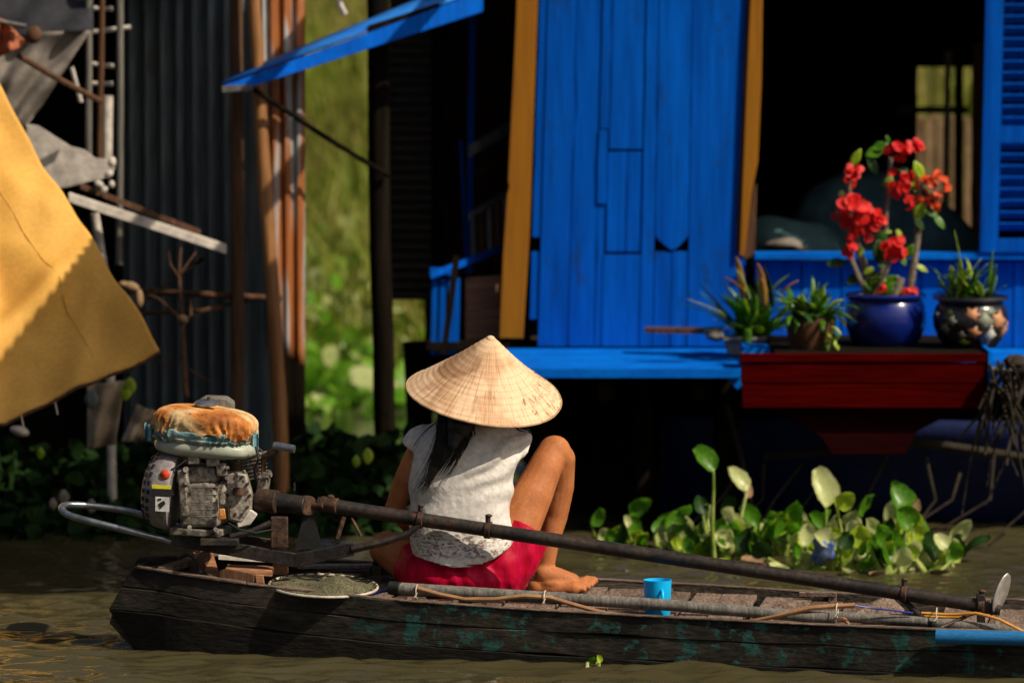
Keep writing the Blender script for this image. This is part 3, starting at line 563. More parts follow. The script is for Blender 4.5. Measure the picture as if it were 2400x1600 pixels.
# litter on the bank under the canvas
def lump(name, px, py, Y, rad, rot, m, label, cat, amp=.02, fr=14):
    b = MB().ell(at(px, py, Y), rad, rot, 26, 18)
    for k, v in enumerate(b.v): b.v[k] = v + (v - at(px, py, Y)).normalized() * amp * noise.noise(v * fr)
    return tag(b.build(name, m), label, cat)
cloth('plastic_sheet', [(203, 900), (292, 892), (272, 1040), (205, 1052)], 3.3, M['beige'], 'crumpled beige plastic sheet hanging below the yellow canvas', 'sheet', .022, 1.1)
cloth('plastic_sheet', [(320, 948), (362, 962), (335, 1030), (285, 1035)], 3.35, M['beige'], 'smaller beige plastic sheet showing beside the engine tank', 'sheet', .018, 1)
lump('white_bottle', 45, 1010, 3.2, (.035, .03, .016), (0, .3, 0), M['white_wood'], 'pale crumpled bottle under the yellow canvas at left edge', 'bottle', .006)
for i, (px, py, s_) in enumerate(((215, 935, 1), (305, 905, .9), (295, 920, .8), (95, 1062, .6), (862, 1068, .8), (835, 1080, .6), (150, 1165, .8), (215, 1185, .7), (125, 1180, .6))):
    c = at(px, py, 3.25); b = MB().grid(lambda u, v: c + V(((u - .5) * .05 * s_ * (1 - (2 * v - 1) ** 2 * .8), .02 * (v - .5) ** 2 - .01, (v - .5) * .07 * s_)), 3, 6)
    tag(b.build('scrap_leaf', M['leafy' if i in (1, 2, 3, 4, 5) else 'tin' if i < 1 else 'cloth_grey'], solid=.002), ['dull tin coloured scrap under the lower edge of the yellow canvas', 'yellow green leaf above the beige plastic sheet', 'yellow green leaf just under the canvas hem by the beige sheet', 'faint green leaf low in the dark below the canvas', 'bright green leaf on the dark bank beside the black post', 'smaller green leaf left of the bright one by the black post', 'grey scrap just above the steel handle loop', 'grey scrap at the right over the handle loop', 'grey scrap at the left end above the handle loop'][i], 'scrap')

# ================================================================== YELLOW CANVAS
def tright(u):
    K = [(-160, -70, 3.0), (0, 207, 2.82), (110, 385, 2.7), (213, 567, 2.57), (300, 700, 2.42), (374, 823, 2.3)]
    t = u * 5; i = min(int(t), 4); f = t - i; a, c = K[i], K[i + 1]
    return at(a[0] + (c[0] - a[0]) * f, a[1] + (c[1] - a[1]) * f, a[2] + (c[2] - a[2]) * f)
def tleft(u): return at(-700 + 80 * u, 100 + 1170 * u, 2.35 - .45 * u)
def tsurf(u, v):
    p = tright(u).lerp(tleft(u), v); n_ = V((.26, -.72, .64))
    sag = -.05 * math.sin(math.pi * v) * (1 - u * .6)
    f1 = .06 * math.exp(-((v - .30 - .30 * (u - .6)) / .035) ** 2) * max(0, u - .35) * 1.6
    f2 = -.06 * math.exp(-((v - .20 - .45 * (u - .45)) / .05) ** 2) * max(0, u - .25)
    f3 = .035 * math.exp(-((v - .10 - .5 * (u - .8)) / .03) ** 2) * max(0, u - .5)
    w_ = .05 * noise.noise(V((u * 4, v * 7, 0))) + .014 * noise.noise(V((u * 14, v * 14, 4))) + .05 * math.exp(-((u - .62 - .5 * v) / .05) ** 2) * math.exp(-((v - .22) / .2) ** 2) * 1.3
    hem = .006 if u > .965 else 0
    return p + n_ * (sag + f1 + f2 + f3 + w_ + hem)
can = thing('yellow_canvas', 'yellow canvas awning sloping down at the left edge', 'awning', at(100, 900, 2.3))
MB().grid(tsurf, 90, 110).build('canvas', M['tarp'], can, solid=.003, ang=180)
MB().tube([tsurf(1, v / 30) + V((0, .004, -.004)) for v in range(31)], .007, 8).build('hem_rod', M['wood_brown'], can)
MB().tube([tsurf(u / 30, .165 - .03 * u / 30) + V((.002, -.003, .002)) for u in range(29)], .0022, 5).build('seam', M['tarp'], can)
for k, vv in enumerate((.25, .33)):
    p = tsurf(1, vv); MB().tube([p, p + V((.01, 0, -.05))], .003, 6).build('tie_string', M['tie'], can)
sheet_b = MB()
for k in range(9):
    x_ = 2142 + k * 16; a_ = at(x_, 268 + (k % 3) * 4, 9.5); MBk = None
    sheet_b.box((a_.x, 9.5 + .01 * (k % 2), (a_.z + .1) / 2), (.028, .02, a_.z - .1))
tag(sheet_b.build('brown_fence', M['dry']), 'brown board fence on the slope seen through the back opening', 'fence')
# unseen corrugated sheet, added and outlined to cast shade (throws the zigzag shadow on the canvas)
ZS = 2.6
def hit(p): return p + SUN * ((ZS - p.z) / SUN.z)
T1, T2 = hit(at(215, 560, 2.56)), hit(at(-5, 850, 2.12)); G1, G2 = hit(at(600, 655, 3.72)), hit(at(700, 800, 3.9))
rf = thing('shade_caster', 'added corrugated tin sheet above the frame, shaped to cast shade on canvas and bank', 'roof', (1, 2, ZS))
def tri(x): x = x % 1.0; return 4 * abs(x - .5) - 1
edge = [V((T2.x + .03, .5, 0)), V((T2.x, T2.y, 0)), V((T1.x, T1.y, 0)), V((G1.x, G1.y, 0)), V((G2.x, G2.y, 0)), V((1.6, G2.y + .02, 0))]
b = MB(); pts = []
for i in range(len(edge) - 1):
    L = (edge[i + 1] - edge[i]).length; n = max(2, int(L / .0055))
    for k in range(n): pts.append(edge[i].lerp(edge[i + 1], k / n))
s_ = 0; rows = []
for i, p in enumerate(pts):
    if i: s_ += (p - pts[i - 1]).length
    z = ZS + .012 * tri(s_ / .046)
    q = V((max(p.x + .05, 1.75), .5 + (p.y - .5) * 1.0, 0)); rows += [V((p.x, p.y, z)), V((1.6, min(p.y, G2.y), ZS + .0 * z))]
n = len(pts); b.add(rows, [(2 * i, 2 * i + 2, 2 * i + 3, 2 * i + 1) for i in range(n - 1)])
b.build('caster_sheet', M['rust'], rf, smooth=False)
for x in (T2.x + .1, .35): MB().box((x, 2.5, ZS + .045), (.05, 3.9, .05)).build('caster_beam', M['wood_dark'], rf)  # beams added to carry the unseen shading sheet
# ================================================================== DECK FRONT: red prow, planters
def interp(K, x):
    if x <= K[0][0]: return K[0][1]
    for (a, p), (c, q) in zip(K, K[1:]):
        if x <= c: return p + (q - p) * (x - a) / (c - a)
    return K[-1][1]
pr = thing('red_barge_prow', 'dark red board prow of a barge carrying the flower pots', 'barge', at(2020, 950, 3.0))
RY = 3.0
for i, (ya, yb) in enumerate(((829, 849), (851, 899), (901, 956))):
    xl, xr = 1735 + i * 2, 2318 - i * 2
    MB().prism([at(xl, ya, RY), at(xr, ya + 0, RY), at(xr, yb, RY), at(xl, yb, RY)], (0, .03 - .004 * (i == 1), 0)).build('prow_board', M['red'], pr, bev=.003).location.y = (0, .006, .002)[i]
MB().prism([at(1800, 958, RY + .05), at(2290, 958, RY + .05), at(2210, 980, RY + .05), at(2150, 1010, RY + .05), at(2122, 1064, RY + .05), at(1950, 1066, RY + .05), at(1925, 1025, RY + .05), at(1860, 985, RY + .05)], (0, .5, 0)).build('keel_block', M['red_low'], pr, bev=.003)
wallbox('top_shelf', (hx(1822, RY), RY + .03, at(1900, 829, RY).z - .03), (hx(2316, RY), 3.9, at(1900, 829, RY).z - .004), M['wood_dark'], pr)
wallbox('side_board', (hx(2319, RY), RY - .004, at(1900, 950, RY).z), (hx(2327, RY), 3.5, at(1900, 822, RY).z), M['blue_deck'], pr)
MB().prism([at(1700, 882, 3.3), at(1742, 884, 3.3), at(1742, 908, 3.3), at(1728, 912, 3.3)], (0, .1, 0)).build('bracket', M['blue_deck'], pr)
MB().prism([at(2332, 872, 3.2), at(2362, 876, 3.2), at(2346, 905, 3.2), at(2330, 915, 3.2)], (0, .1, 0)).build('bracket', M['blue_deck'], pr)
MB().prism([at(1742, 812, 3.28), at(1805, 818, 3.28), at(1805, 828, 3.28), at(1742, 828, 3.28)], (0, .2, 0)).build('shelf_edge', M['blue_deck'], pr)
# navy hull under the deck on the right
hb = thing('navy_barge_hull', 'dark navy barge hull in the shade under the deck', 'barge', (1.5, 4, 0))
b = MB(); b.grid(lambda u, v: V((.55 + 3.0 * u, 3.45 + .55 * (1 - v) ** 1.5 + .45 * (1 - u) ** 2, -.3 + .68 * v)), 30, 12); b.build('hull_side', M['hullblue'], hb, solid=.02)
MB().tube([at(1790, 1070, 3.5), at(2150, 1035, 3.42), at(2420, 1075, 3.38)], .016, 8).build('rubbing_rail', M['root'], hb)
# hanging dry roots at the right
rt = thing('dry_branches', 'tangle of dry brown branches hanging at the right edge by the barge', 'branches', at(2360, 900, 2.9))
rnd = random.Random(4)
for i in range(34):
    x, y = rnd.uniform(2320, 2440), rnd.uniform(845, 900); P_ = []; dx = rnd.gauss(-6, 22); L = rnd.uniform(60, 130)
    nn_ = 4 if i < 24 else 5
    for k in range(nn_): P_.append(at(x + dx * k + rnd.gauss(0, 7), y + k * L * (.55 if i < 24 else .7), 2.9 + rnd.uniform(-.1, .12)))
    MB().tube(P_, [.007 * (1 - .16 * k) for k in range(nn_)], 5).build('branch', M['root'], rt)
for (x, y, r, s_) in ((2390, 855, .025, 1), (2365, 848, .018, 2), (2405, 870, .03, 3)):
    b = MB().ell(at(x, y, 2.92), (r * 1.6, r, r), (0, s_, 0), 16, 10)
    for k, v in enumerate(b.v): b.v[k] = v + V((1, 0, 1)) * .02 * noise.noise(v * 25)
    b.build('stump', M['root'], rt)
MB().board(at(2322, 868, 3.0), at(2450, 880, 2.95), (0, .05, 0), (0, 0, .010), 5, .004).build('ledge_board', M['wood_grey'], rt)
TWL = ['bare twig at the far left of the dark under the deck', 'bare twig below the left corner of the red prow', 'bare twig below the keel block of the prow', 'bare twig left of the keel block', 'bare twig right of the keel block', 'bare twig over the pale leaved hyacinth', 'bare twig over the right end of the raft', 'bare twig below the dry branch tangle', 'bare twig at the right edge under the deck']
for i in range(9):
    x = (1745, 1790, 2080, 1880, 2170, 1940, 2250, 2330, 2410)[i]; tag(MB().tube([at(x, 1080 + rnd.uniform(-20, 30), 3.3), at(x + rnd.gauss(-40, 40), 1170, 3.25), at(x + rnd.gauss(-90, 60), 1260, 3.2)], [.006, .005, .003], 5).build('bare_twig', M['root']), TWL[i], 'twig')
pole('leaning_stick', [at(1705, 950, 3.4), at(1735, 1060, 3.3), at(1760, 1180, 3.2)], .010, M['root'], 'grey brown stick leaning in the dark below the left end of the red prow', 'stick', 8)

PZ = at(1900, 829, RY).z - .003
def strap_leaf(base, d, L, w_, m, parent, name='leaf', droop=.5, fold=.25):
    d = V(d).normalized(); s_ = d.cross(V((0, 0, 1))); s_ = s_.normalized() if s_.length > .05 else V((1, 0, 0)); vs = []; n = 7; p = V(base); dd = d.copy()
    for k in range(n + 1):
        t = k / n; ww = w_ * (math.sin(math.pi * (t * .86 + .12))) ** .7 if k < n else w_ * .05
        up = s_.cross(dd).normalized()
        vs += [p - s_ * ww + up * ww * fold, p, p + s_ * ww + up * ww * fold]; p = p + dd * L / n; dd = (dd + V((0, 0, -droop / n))).normalized()
    b = MB().add(vs, [q for k in range(n) for q in ((3 * k, 3 * k + 1, 3 * k + 4, 3 * k + 3), (3 * k + 1, 3 * k + 2, 3 * k + 5, 3 * k + 4))])
    return b.build(name, m, parent, solid=.0012)
def pot(name, label, px, pyb, Y, prof, m, group=None, z=None):
    c = at(px, pyb, Y); c.z = PZ if z is None else z; t = thing(name, label, 'plant pot', c, group)
    MB().lathe(prof, c, seg=40).build('pot_body', M[m], t); return t, c
# cobalt pot with red flowers
t, c = pot('cobalt_pot', 'glossy cobalt blue pot with the red flowering thorn bush', 2075, 825, 3.45, [(.0, 0), (.105, 0), (.125, .02), (.144, .07), (.145, .11), (.138, .145), (.13, .158), (.142, .166), (.146, .178), (.138, .184), (.128, .178), (.125, .15), (.0, .15)], 'potblue')
MB().lathe([(0, .0), (.124, 0), (.12, .008), (0, .012)], c + V((0, 0, .152)), seg=24).build('soil', M['ground'], t)
fl = thing('flowering_thorn_bush', 'thorny shrub with clusters of red flowers growing from the cobalt pot', 'plant', c + V((0, 0, .16)))
FY = 3.45
def stem(pts, r): MB().tube([at(x, y, FY + d) for x, y, d in pts], [r * (1 - .1 * i) for i in range(len(pts))], 8).build('stem', M['bark'], fl)
stem([(2040, 700, 0), (2030, 640, .0), (2010, 580, .02), (1990, 520, .03), (1990, 420, .0)], .016)
stem([(2060, 700, .03), (2070, 600, .03), (2078, 480, .02), (2088, 370, .0)], .012)
stem([(2095, 700, -.02), (2110, 650, -.02)], .020); stem([(2130, 700, 0), (2150, 560, -.01), (2152, 450, 0), (2165, 415, 0)], .014)
stem([(2035, 690, 0), (2012, 650, -.03), (1992, 600, -.04)], .012); stem([(2150, 500, 0), (2200, 440, 0)], .007); stem([(2078, 470, 0), (2110, 420, -.02)], .006)
stem([(2050, 690, -.03), (2075, 640, -.05), (2092, 600, -.06)], .010)
def flower(px, py, rpx, Y=FY, m='flower', s_=1):
    rr = rpx * 1.2 / 655; c_ = at(px, py, Y); rn = random.Random(int(px * 7 + py)); b = MB(); n = 7 if rpx > 24 else 5
    for k in range(n):
        o = V((rn.gauss(0, .42), rn.gauss(-.25, .25), rn.gauss(0, .42))) * rr
        nrm = (o + V((0, -.5 * rr, .3 * rr))).normalized(); q = nrm.to_track_quat('Z', 'Y').to_matrix()
        for side in (0, 1):                      # two rounded bracts with a dip in the middle
            a0 = rn.uniform(0, 6.28); R_ = rr * .42
            cc = c_ + o + q @ V((math.cos(a0 + side * 3.14) * R_ * .55, math.sin(a0 + side * 3.14) * R_ * .55, 0)); vs = [cc - nrm * R_ * .25]
            for j in range(10):
                a = 6.283 * j / 10; vs.append(cc + q @ V((math.cos(a) * R_ * .9, math.sin(a) * R_ * .9, R_ * .22 * math.sin(a * 2 + k))))
            b.add(vs, [(0, 1 + j, 1 + (j + 1) % 10) for j in range(10)])
    o = b.build('flower', M[m], fl, smooth=True, ang=60)
for x, y, r in ((2110, 350, 24), (2133, 352, 24), (2088, 345, 16), (1992, 405, 20), (1990, 425, 16), (2110, 425, 26), (2128, 408, 16), (2000, 492, 38), (2022, 500, 28), (2058, 515, 27), (2018, 550, 24), (1990, 585, 21), (2095, 578, 28), (2105, 590, 18), (2130, 468, 15), (2133, 682, 17), (2060, 668, 12), (1975, 505, 18), (2008, 540, 16)): flower(x, y, r, FY - .04)
for x, y, r in ((2170, 425, 20), (2205, 430, 21), (2190, 462, 18), (2196, 480, 16), (2160, 462, 11), (2185, 440, 13)): flower(x, y, r, FY - .03, 'floworange')
def oval(px, py, L, w_, ang, m, Y=FY - .02, parent=fl, name='leaf', tilt=.5):
    L /= 655; w_ /= 655; a = R(ang); d = V((math.cos(a), -.15, math.sin(a))).normalized(); s_ = d.cross(V((.2, -1, tilt))).normalized(); up = s_.cross(d); c_ = at(px, py, Y); vs = []
    for k in range(8):
        t_ = k / 7; ww = w_ * math.sin(math.pi * max(.03, min(.97, t_))) ** .8; p = c_ + d * (t_ - .5) * L + up * .12 * L * (t_ - .5) ** 2
        vs += [p - s_ * ww + up * ww * .35, p, p + s_ * ww + up * ww * .35]
    return MB().add(vs, [q for k in range(7) for q in ((3 * k, 3 * k + 1, 3 * k + 4, 3 * k + 3), (3 * k + 1, 3 * k + 2, 3 * k + 5, 3 * k + 4))]).build(name, M[m], parent, solid=.001)
for x, y, L, w_, a, m in ((2005, 372, 52, 11, 62, 'leafy'), (2050, 358, 48, 14, 200, 'leaf'), (2062, 345, 40, 13, 20, 'leaf'), (2044, 388, 50, 13, 120, 'leafd'), (2080, 328, 22, 6, 110, 'leaf'), (2152, 400, 50, 14, 115, 'leafy'),
                          (2082, 425, 40, 12, 80, 'stalk'), (2128, 430, 34, 10, 300, 'leaf'), (2155, 495, 48, 15, 70, 'leafy'), (2180, 500, 40, 10, 160, 'leaf'), (2200, 520, 44, 10, -55, 'leaf'), (1972, 455, 18, 8, 90, 'leafp'), (2034, 505, 26, 8, 50, 'leaf'),
                          (1960, 618, 52, 13, 185, 'leafd'), (2000, 655, 44, 12, 215, 'leafd'), (2130, 590, 40, 12, 60, 'leaf'), (2115, 610, 30, 9, 300, 'leaf'), (2060, 590, 60, 20, 100, 'leafd'), (2085, 660, 50, 14, 30, 'leaf'), (2040, 670, 40, 12, 150, 'leaf'),
                          (2106, 548, 24, 7, 120, 'leafy'), (2070, 690, 44, 12, 10, 'leafd'), (2105, 675, 40, 12, 70, 'leaf'), (2060, 560, 40, 12, 60, 'leafd'), (2140, 430, 30, 9, 30, 'leafy'), (2118, 400, 30, 9, 170, 'leafd'), (2120, 700, 40, 10, 160, 'leafd')): oval(x, y, L, w_, a, m)
rnd = random.Random(77)
for i in range(44):
    k = rnd.choice([(2000, 470, 2035, 690), (2082, 400, 2062, 690), (2155, 440, 2135, 690), (2040, 640, 2110, 690), (2040, 650, 2120, 700)]); f = rnd.random()
    oval(k[0] + (k[2] - k[0]) * f + rnd.gauss(0, 9), k[1] + (k[3] - k[1]) * f, rnd.uniform(16, 36), rnd.uniform(5, 10), rnd.uniform(-30, 210), rnd.choice(['leaf', 'leafd', 'leafd', 'leafy']), FY + rnd.uniform(-.04, .04))
# patterned pot
t, c = pot('patterned_pot', 'black glazed pot painted with orange and sage flowers, right of the cobalt pot', 2275, 830, 3.35, [(0, 0), (.09, 0), (.115, .03), (.134, .075), (.136, .105), (.125, .145), (.112, .158), (.125, .166), (.136, .172), (.134, .182), (.118, .182), (.108, .16), (0, .16)], 'potdark')
def onpot(a, z, r=.137): return c + V((r * math.sin(a), -r * math.cos(a), z))
PR = [(0, .09), (.03, .115), (.075, .134), (.105, .136), (.145, .125)]
def blot(a, z, w_, h, pts_, m):
    vs = []; 
    for k in range(pts_ * 2):
        th = 6.283 * k / (pts_ * 2); q = 1 if k % 2 == 0 else .5; zz = z + h * q * math.sin(th); aa = a + w_ * q * math.cos(th) / .13
        vs.append(onpot(aa, zz, interp(PR, zz) + .0012))
    vs.append(onpot(a, z, interp(PR, z) + .002)); n_ = pts_ * 2
    MB().add(vs, [(n_, k, (k + 1) % n_) for k in range(n_)]).build('painted_flower', M[m], t, solid=.001)
for a, z, w_, h, n_, m in ((-.05, .125, .026, .022, 6, 'terra'), (.0, .06, .022, .02, 5, 'terra'), (.75, .10, .03, .035, 5, 'terra'), (-.6, .10, .016, .018, 5, 'sage'), (-.85, .07, .02, .02, 6, 'sage'), (.3, .10, .03, .034, 4, 'sage'), (-.35, .05, .014, .014, 5, 'sage'), (.5, .05, .02, .03, 4, 'whitep'), (.45, .135, .03, .012, 5, 'sage'), (-.7, .13, .012, .01, 5, 'leafy'), (1.1, .06, .03, .03, 5, 'terra'), (-.3, .025, .02, .01, 4, 'leafy')): blot(a, z, w_ * 1.35, h * 1.3, n_, m)
gp = thing('spiky_green_plant', 'spiky green grass-like plant in the patterned black pot', 'plant', c + V((0, 0, .17)))
rnd = random.Random(9)
for i in range(64):
    a = rnd.uniform(-3.14, 3.14); e = rnd.uniform(.4, 1.35); L = rnd.uniform(.08, .19)
    strap_leaf(c + V((rnd.uniform(-.07, .07), rnd.uniform(-.06, .06), .165)), (math.cos(a) * math.cos(e) - .15, math.sin(a) * math.cos(e) * .7 - .1, math.sin(e)), L, rnd.uniform(.007, .013), M[rnd.choice(['leaf', 'leaf', 'leafy', 'leafd'])], gp, droop=rnd.uniform(.2, 1.1))
for (x, y, x2, y2) in ((2265, 690, 2238, 540), (2290, 690, 2262, 600), (2250, 690, 2250, 600)):
    a, q = at(x, y, 3.33), at(x2, y2, 3.33); strap_leaf(a, q - a, (q - a).length, .011, M['leafy'], gp, droop=.05)
# brown pot with hanging greenery
t, c = pot('brown_pot', 'dull brown clay pot with trailing green plant, left of the cobalt pot', 1900, 825, 3.3, [(0, 0), (.07, 0), (.082, .04), (.09, .1), (.088, .11), (.08, .105), (0, .1)], 'potbrown')
bp = thing('trailing_plant', 'bushy dark green plant trailing over the brown clay pot', 'plant', c + V((0, 0, .1)))
for i in range(110):
    a = rnd.uniform(-3.14, 3.14); e = rnd.uniform(-.1, 1.3); L = rnd.uniform(.05, .13)
    strap_leaf(c + V((rnd.uniform(-.07, .07), rnd.uniform(-.06, .04), .10 + rnd.uniform(0, .04))), (math.cos(a) * math.cos(e), math.sin(a) * math.cos(e) - .2, math.sin(e)), L, rnd.uniform(.008, .015), M[rnd.choice(['leafd', 'leaf', 'leaf', 'leafy'])], bp, droop=rnd.uniform(.5, 1.6))
for i in range(12):
    strap_leaf(c + V((rnd.uniform(.04, .08), -.08, rnd.uniform(.01, .09))), (rnd.uniform(-.6, 1), -.5, rnd.uniform(-.8, .6)), rnd.uniform(.03, .06), .008, M[rnd.choice(['leaf', 'leafy'])], bp, droop=1)
# grey trough with spiky variegated plant
t, c = pot('grey_trough', 'low pale grey trough holding the orange tipped leafy plant', 1765, 820, 3.35, [(0, 0)], 'potgrey', z=ZD - .002) if False else (thing('grey_trough', 'low pale grey trough holding the orange tipped leafy plant', 'plant pot', (at(1760, 815, 3.85).x, 3.85, ZD)), V((at(1760, 815, 3.85).x, 3.85, ZD)))
b = MB()
b.loft([[c + V((sx * (.085 + .012 * k) * 1.0, sy * .06, .002 + .055 * k)) for sx, sy in ((-1, -1), (1, -1), (1, 1), (-1, 1))] for k in (0, 1)]); b.build('trough_body', M['potgrey'], t, bev=.004)
b = MB().loft([[c + V((sx * w_, sy * w_ * .7, z_)) for sx, sy in ((-1, -1), (1, -1), (1, 1), (-1, 1))] for w_, z_ in ((.104, .058), (.104, .068))]); b.build('trough_rim', M['potgrey'], t, bev=.002)
sp_ = thing('orange_tipped_plant', 'spiky plant with orange and yellow tipped leaves left of the brown pot', 'plant', c + V((0, 0, .06)))
for i in range(80):
    a = rnd.uniform(-3.14, 3.14); e = rnd.uniform(.35, 1.4); L = rnd.uniform(.12, .25)
    strap_leaf(c + V((rnd.uniform(-.04, .06), rnd.uniform(-.03, .03), .06)), (math.cos(a) * math.cos(e) * 1.1, math.sin(a) * math.cos(e) * .6 - .1, math.sin(e)), L, rnd.uniform(.011, .018), M[rnd.choice(['leafd', 'leaf', 'leaf', 'leaf', 'leafy'])], sp_, droop=rnd.uniform(.1, .9))
for (x, y, x2, y2, m) in ((1740, 700, 1727, 600, 'leafo'), (1750, 690, 1700, 645, 'leafo'), (1745, 690, 1728, 630, 'leafp'), (1790, 690, 1776, 615, 'terra'), (1800, 690, 1850, 640, 'leafy'), (1790, 720, 1785, 650, 'leafo'), (1830, 690, 1870, 655, 'terra'), (1700, 740, 1612, 695, 'leafp'), (1700, 745, 1605, 708, 'leaf'), (1700, 735, 1640, 660, 'leafd'), (1810, 720, 1790, 620, 'leafd'), (1755, 770, 1748, 828, 'leaf')):
    a, q = at(x, y, 3.5), at(x2, y2, 3.48); strap_leaf(a, q - a, (q - a).length, .019, M[m], sp_, droop=.15)

# ================================================================== BOAT
SX, SYN = -1.143, .37
Yn = lambda x: SYN - .2176 * (x - SX) + (.05 * math.exp(-(x - SX) / .12) if x > SX else .05)
zn = lambda x: interp([(-1.143, .234), (-.88, .205), (-.74, .190), (-.38, .160), (.024, .143), (.5, .129), (1.14, .117), (1.6, .113), (3.2, .12)], x)
Yf = lambda x: interp([(-1.1, .60), (-.98, .665), (-.6, .80), (-.2, .87), (.525, .80), (1.1, .58), (1.6, .46), (3.2, .10)], x)
zf = lambda x: interp([(-1.0, .245), (-.5, .205), (.0, .16), (.5, .137), (1.1, .128), (3.2, .125)], x)
xs_end = lambda z: interp([(-.12, -1.06), (-.02, -1.145), (.05, -1.222), (.10, -1.222), (.16, -1.19), (.234, -1.143), (.3, -1.13)], z)
boat = thing('wooden_sampan', 'weathered dark wooden sampan with peeling teal paint carrying the seated girl', 'boat', (.6, .3, 0))
NX = [-1.143 + (4.3) * (i / 60) for i in range(61)]
bot = lambda x: -.1
ST = [(lambda x: 0, lambda x: .058), (lambda x: .061, lambda x: .118 + .02), (lambda x: .141, lambda x: .26)]
def strake(name, Yfun, Zfun, a, c, sgn, th, m, flare=.0, jit=.002, sd=0):
    rs = []
    for i, x in enumerate(NX):
        zt, zb = Zfun(x) - a, Zfun(x) - c
        def pt(z, off):
            xx = x if i else xs_end(z)
            return V((xx, Yfun(x) - sgn * (off) + sgn * flare * max(0, (.15 - z)) + jit * noise.noise(V((x * 6, z * 20, sd))), z + jit * 1.2 * noise.noise(V((x * 5, sd, 4)))))
        rs.append([pt(zt, 0), pt(zb, 0), pt(zb, -th), pt(zt, -th)])
    return MB().loft(rs).build(name, m, boat, bev=.003)
for k, (a, c, off, m) in enumerate(((.0, .0625, .0, 'hull'), (.0635, .132, .001, 'hull'), (.133, .33, .0, 'hull_low'))):
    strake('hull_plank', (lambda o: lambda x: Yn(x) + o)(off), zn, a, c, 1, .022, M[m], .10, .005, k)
for k, (a, c) in enumerate(((.0, .085), (.088, .33))): strake('hull_plank', lambda x: Yf(x), zf, a, c, -1, .022, M['hull_bare'], .10, .002, 7 + k)
# gunwale caps
def cap(name, Yfun, Zfun, xa, xb, wd, off, m, th=.006, jit=.003):
    n = 40; rs = []
    for i in range(n + 1):
        x = xa + (xb - xa) * i / n; y = Yfun(x) + off; z = Zfun(x); j = jit * noise.noise(V((x * 9, wd * 99, 3)))
        rs.append([V((x, y - wd + j, z - .002)), V((x, y + wd, z - .002)), V((x, y + wd, z + th + j * .4)), V((x, y - wd + j, z + th + j * .4))])
    return MB().loft(rs).build(name, m, boat, bev=.002)
cap('gunwale', Yn, zn, -1.135, -.80, .019, .012, M['rimwood']); cap('gunwale', Yn, zn, -.797, 3.1, .014, .012, M['rimwood'], .004, .006)
cap('gunwale', Yf, zf, -.98, -.62, .019, -.01, M['rimwood']); cap('gunwale', Yf, zf, -.615, 3.1, .014, -.01, M['rimwood'], .004)
# stern board and end block
rs = []
for z in (-.12, 0, .06, .15, .225): rs.append([V((xs_end(z), Yn(-1.143) + .02, z)), V((xs_end(z) + .03, Yn(-1.143) + .02, z)), V((-.96 + (xs_end(z) - SX) * .6, .66, z)), V((-.99 + (xs_end(z) - SX) * .6, .66, z))])
MB().loft(rs).build('stern_board', M['hull_bare'], boat, bev=.003)
MB().board((-1.05, .40, .228), (-.95, .64, .236), (.022, 0, 0), (0, 0, .010), 5, .002).build('stern_cap', M['rimwood'], boat, bev=.003)
b = MB().prism([V((-1.03, .44, .17)), V((-.95, .60, .262)), V((-.93, .60, .17))], (.03, -.0, 0)); b.build('stern_knee', M['wood_brown'], boat, bev=.003)
MB().prism([V((-.975, .62, .262)), V((-.94, .62, .262)), V((-.90, .50, .16)), V((-.935, .48, .15))], (.025, .0, 0)).build('stern_knee', M['block'], boat, bev=.003)
# floor and deck boards
MB().grid(lambda u, v: (lambda x: V((x, Yn(x) + .02 + (Yf(x) - Yn(x) - .04) * v, .03)))(-1.05 + 4.2 * u), 40, 2).build('bottom_boards', M['wood_dark'], boat, solid=.01)
rnd = random.Random(21); x = -.56; i = 0
while x < 2.6:
    wd = rnd.choice((.06, .085, .11, .15)) + rnd.uniform(-.01, .01); gap = rnd.uniform(.003, .008)
    if 1.02 < x < 1.14: x += .14; continue
    zt = zn(x) - .022 - rnd.uniform(0, .006); j0, j1 = rnd.uniform(-.006, .006), rnd.uniform(-.01, .01)
    a = V((x + wd / 2 + j0, Yn(x) + .030 + rnd.uniform(0, .014), zt)); c = V((x + wd / 2 + .09 + j1, Yf(x + .1) - .035, zt + .004))
    MB().board(a, c, (wd / 2, 0, 0), (0, 0, .008), 6, .003, i).build('deck_plank', M['deckwood' if (i * 7) % 5 not in (1, 3) else 'deck2'], boat, bev=.002); x += wd + gap; i += 1
for xx, yy in ((-.36, .02), (-.30, .015), (-.22, .02), (-.12, .018), (-.16, .03)):
    MB().board((xx, Yn(xx) + .02 + yy, zn(xx) + .001), (xx + .045, Yn(xx + .045) + .022 + yy, zn(xx) + .001), (0, .012, 0), (0, 0, .005), 2, .001).build('wood_chip', M['deckwood'], boat, bev=.001, label='short lath end on the near gunwale')
for xx in (.98, 1.44, 2.1, -.42): 
    MB().board((xx, Yf(xx) - .032, .03), (xx, Yf(xx) - .036, zf(xx) + .004), (.013, 0, 0), (0, .012, 0), 4, .002).build('rib', M['deckwood'], boat, bev=.002)
MB().board((.88, Yf(.88) - .05, zf(.9) - .004), (.99, Yf(.99) - .04, zf(.95) + .0), (0, .012, 0), (0, 0, .006), 3, .002).build('knee_brace', M['deckwood'], boat)
MB().prism([V((1.02, .30, .105)), V((1.17, .30, .105)), V((1.12, .34, .150))], (.02, .10, 0)).build('floor_wedge', M['deckwood'], boat, bev=.003)
MB().board((-.62, Yn(-.6) + .03, .165), (-.50, Yf(-.5) - .03, .17), (.06, 0, 0), (0, 0, .012), 6, .003).build('thwart', M['rimwood'], boat, bev=.003)
